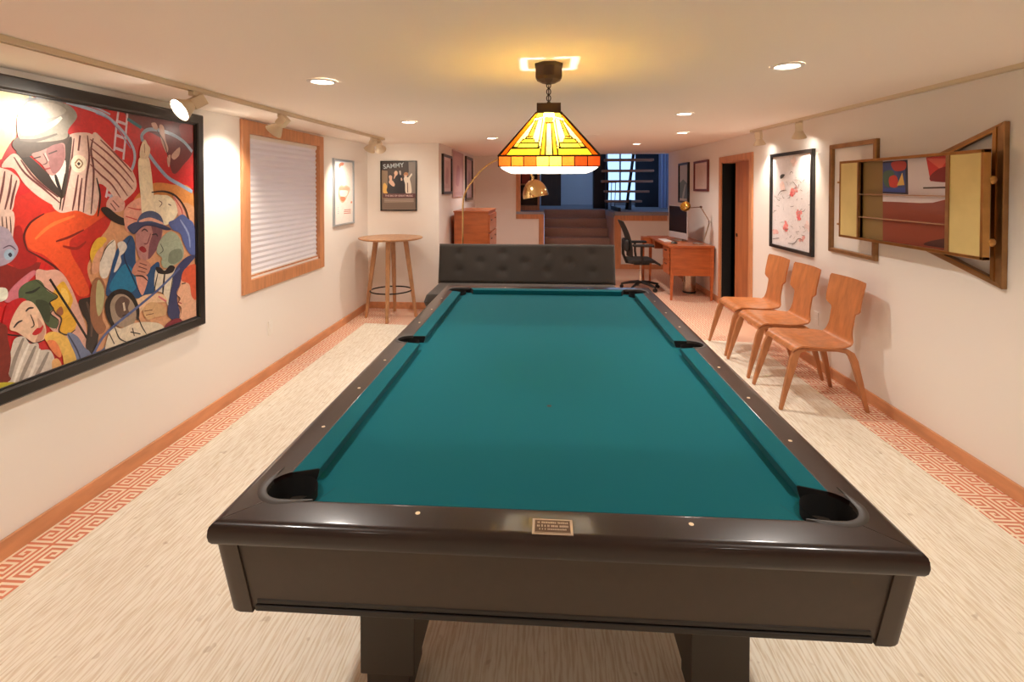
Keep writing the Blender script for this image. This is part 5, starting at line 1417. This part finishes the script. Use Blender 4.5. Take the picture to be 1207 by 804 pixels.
# ------------------------------------------------------------------ desk and the things on it
t = thing('desk', 'orange-brown wooden desk against the right wall beside the door', 'desk', (2.03, 5.4, 0))
qx0, qx1, qy0, qy1 = 1.715, 2.325, 4.64, 6.12
MB().box(qx0 - .01, qx1 + .005, qy0 - .01, qy1 + .01, .735, .762, b=.003).build('desktop', desk_m, t)
for y0 in (qy0 + .02,):
    MB().box(qx0 + .02, qx1 - .015, y0, y0 + .42, .34, .735, b=.003).build('drawer_pedestal', desk_m, t)
for z0 in (.36, .55): 
    d_ = MB().box(qx0 + .006, qx0 + .02, qy0 + .05, qy0 + .41, z0, z0 + .17, b=.002).build('drawer', desk_m, t)
    MB().box(qx0 - .004, qx0 + .006, qy0 + .18, qy0 + .28, z0 + .12, z0 + .135).build('handle', dark_door, d_)
MB().box(qx0 + .02, qx1 - .015, qy1 - .45, qy1 - .02, .60, .735, b=.003).build('side_drawer', desk_m, t)
for x in (qx0 + .02, qx1 - .045):
    for y in (qy0 + .005, qy1 - .035):
        rings = [[(x + a, y + b, z) for a, b in ((0, 0), (w_, 0), (w_, w_), (0, w_))] for z, w_ in ((.735, .045), (.34, .042), (.002, .026))]
        MB().loft(rings).build('leg', desk_m, t)
MB().box(qx1 - .03, qx1 - .015, qy0 + .05, qy1 - .05, .5, .735).build('rear_panel', desk_m, t)
MB().box(1.60, qx0 + .02, 5.90, qy1, .65, .757, b=.003).build('desk_return', desk_m, t)
MB().box(1.62, 1.65, 6.06, 6.09, .001, .65).build('leg', desk_m, t)
# computer
ang = math.atan2(.12, .62); t = thing('computer', 'slim silver all-in-one computer on the desk, dark screen facing left', 'computer', (2.03, 5.38, .762))
M_ = Matrix.Translation((2.02, 5.35, 0)) @ Matrix.Rotation(R(13), 4, 'Z')
mb = MB(); mb.box(-.012, .008, -.28, .28, .80, 1.29, b=.004); mb.xform(M_); mb.build('monitor_case', mat('pale_aluminium', (206, 200, 204), .35, metal=.3), t)
mb = MB(); mb.box(-.0135, -.012, -.275, .275, .895, 1.285); mb.xform(M_); mb.build('screen', screen_m, t)
mb = MB(); mb.prism([(.008, 1.0), (.03, .98), (.11, .775), (.10, .775), (.09, .79), (.022, .94), (.008, .92)], -.07, .07, 'y'); mb.xform(M_); mb.build('stand', steel_m, t)
mb = MB(); mb.box(-.08, .11, -.1, .1, .762, .772, b=.003); mb.xform(M_); mb.build('foot', steel_m, t)
tag(MB().box(1.76, 1.88, 5.12, 5.54, .7625, .774, b=.002).build('keyboard', keys_m), 'white keyboard on the desk in front of the computer', 'keyboard')
mb = MB(); mb.lathe([(.001, .7625), (.045, .7625), (.05, .77), (.03, .792), (.001, .796)], (1.85, 4.92, 0), 24); tag(mb.build('mouse', office_m, smooth=True), 'black mouse at the near end of the keyboard', 'mouse')
t = thing('desk_lamp', 'brass and chrome articulated lamp on the desk, nearest the door', 'desk lamp', (2.17, 4.86, .762))
MB().lathe([(.001, .7625), (.075, .7625), (.075, .775), (.068, .782), (.02, .786), (.001, .79)], (2.17, 4.86, 0), 32).build('base', chrome_m, t, smooth=True)
J1 = on_y(836.5, 261.5, 4.86); J2 = on_y(826, 244, 4.86); J3 = on_y(813, 245, 4.86); J0 = on_y(829.5, 284, 4.86)
for a, b in ((J0, J1), (J1, J2), (J2, J3)):
    MB().cyl((a[0], 4.86, a[1]), (b[0], 4.86, b[1]), .009 if a == J0 else .007, n=12).build('arm', steel_m, t)
for j in (J1, J2): MB().cyl((j[0], 4.84, j[1]), (j[0], 4.88, j[1]), .016, n=16).build('joint', chrome_m, t)
H = on_y(808, 244, 4.86)
mb = MB(); mb.lathe([(.001, -.05), (.03, -.045), (.05, -.025), (.068, .0), (.072, .035), (.069, .035), (.06, .0), (.02, -.03)], (0, 0, 0), 32)
mb.xform(Matrix.Translation((H[0], 4.84, H[1])) @ Matrix.Rotation(R(70), 4, 'X') @ Matrix.Rotation(R(-25), 4, 'Y')); mb.build('lamp_head', brass_lamp, t, smooth=True)
# waste bin
t = thing('waste_bin', 'small round steel waste bin under the desk', 'bin', (2.15, 5.22, 0))
MB().lathe([(.088, .02), (.095, .36), (.09, .36), (.084, .03), (.001, .03)], (2.15, 5.22, 0), 32).build('body', steel_m, t, smooth=True)
MB().lathe([(.001, .001), (.094, .001), (.094, .022), (.088, .024)], (2.15, 5.22, 0), 32).build('base_ring', office_m, t, smooth=True)

# ------------------------------------------------------------------ office chair (faces +x)
ox_, oy_ = 1.47, 5.42
t = thing('office_chair', 'black mesh office chair on casters at the desk', 'office chair', (ox_, oy_, 0))
mb = MB()
for k in range(5):
    a = R(18 + 72 * k); c_ = (math.cos(a), math.sin(a))
    mb = MB(); mb.tube([(ox_ + c_[0] * .02, oy_ + c_[1] * .02, .115), (ox_ + c_[0] * .15, oy_ + c_[1] * .15, .10), (ox_ + c_[0] * .3, oy_ + c_[1] * .3, .068)], [.026, .022, .014], 10)
    l = mb.build('base_spoke', office_m, t, smooth=True)
    p_ = (ox_ + c_[0] * .29, oy_ + c_[1] * .29)
    MB().cyl((p_[0] - c_[1] * .022, p_[1] + c_[0] * .022, .028), (p_[0] + c_[1] * .022, p_[1] - c_[0] * .022, .028), .027, n=20).build('caster', office_m, l)
MB().lathe([(.03, .09), (.032, .14), (.026, .30), (.016, .30), (.016, .42)], (ox_, oy_, 0), 20).build('gas_lift', chrome_m, t, smooth=True)
MB().box(ox_ - .12, ox_ + .12, oy_ - .1, oy_ + .1, .385, .43, b=.015).build('tilt_mechanism', office_m, t)
nu, nv = 14, 14; vs = []; fs = []
for s_ in (0, 1):
    for i in range(nu + 1):
        for j in range(nv + 1):
            a, b = i / nu, -1 + 2 * j / nv
            x = ox_ - .21 + .46 * a; y = oy_ + b * (.235 + .02 * math.sin(PI * a)); z = .475 - .02 * math.exp(-((a - .4) / .3) ** 2) * (1 - b * b) - .05 * max(0, a - .8) / .2 - (.035 if s_ else 0)
            vs.append((x, y, z))
N = (nu + 1) * (nv + 1); w = nv + 1
for i in range(nu):
    for j in range(nv):
        a = i * w + j; fs.append((a, a + w, a + w + 1, a + 1)); fs.append((N + a, N + a + 1, N + a + w + 1, N + a + w))
bd = [j for j in range(w)] + [i * w + nv for i in range(1, nu + 1)] + [nu * w + j for j in range(nv - 1, -1, -1)] + [i * w for i in range(nu - 1, 0, -1)]
for i in range(len(bd)): a, b = bd[i], bd[(i + 1) % len(bd)]; fs.append((a, b, N + b, N + a))
mb = MB(); mb.add(vs, fs); mb.build('seat', mesh_m, t, smooth=True)
vs = []; fs = []; nz = 20
for s_ in (0, 1):
    for i in range(nz + 1):
        for j in range(nv + 1):
            a, b = i / nz, -1 + 2 * j / nv
            x = ox_ - .20 + .035 * math.sin(a * PI * .9) - .10 * a - .05 * a * a + .045 * b * b; h = .235 * (1 - .22 * a) * (1 - .12 * max(0, .25 - a) / .25)
            vs.append((x - (.014 if s_ else 0), oy_ + b * h, .52 + .54 * a + .015 * (1 - b * b) * (a > .95)))
N = (nz + 1) * (nv + 1)
for i in range(nz):
    for j in range(nv):
        a = i * w + j; fs.append((a, a + w, a + w + 1, a + 1)); fs.append((N + a, N + a + 1, N + a + w + 1, N + a + w))
bd = [j for j in range(w)] + [i * w + nv for i in range(1, nz + 1)] + [nz * w + j for j in range(nv - 1, -1, -1)] + [i * w for i in range(nz - 1, 0, -1)]
for i in range(len(bd)): a, b = bd[i], bd[(i + 1) % len(bd)]; fs.append((a, b, N + b, N + a))
mb = MB(); mb.add(vs, fs); mb.build('backrest', mesh_m, t, smooth=True)
mb = MB(); mb.tube([(ox_ - .05, oy_, .40), (ox_ - .22, oy_, .42), (ox_ - .27, oy_, .55), (ox_ - .27, oy_, .70)], .022, 10); mb.build('back_spine', office_m, t, smooth=True)
MB().box(ox_ - .27, ox_ - .20, oy_ - .19, oy_ + .19, .60, .78, b=.03).build('lumbar_pad', office_m, t, smooth=True)
for sy in (-1, 1):
    y = oy_ + sy * .28
    mb = MB(); mb.tube([(ox_ - .02, oy_ + sy * .16, .42), (ox_ - .02, y, .44), (ox_ - .04, y, .56), (ox_ - .04, y, .69)], .018, 10); am = mb.build('arm_support', office_m, t, smooth=True)
    MB().box(ox_ - .17, ox_ + .14, y - .045, y + .045, .685, .722, b=.014).build('armrest', office_m, am)
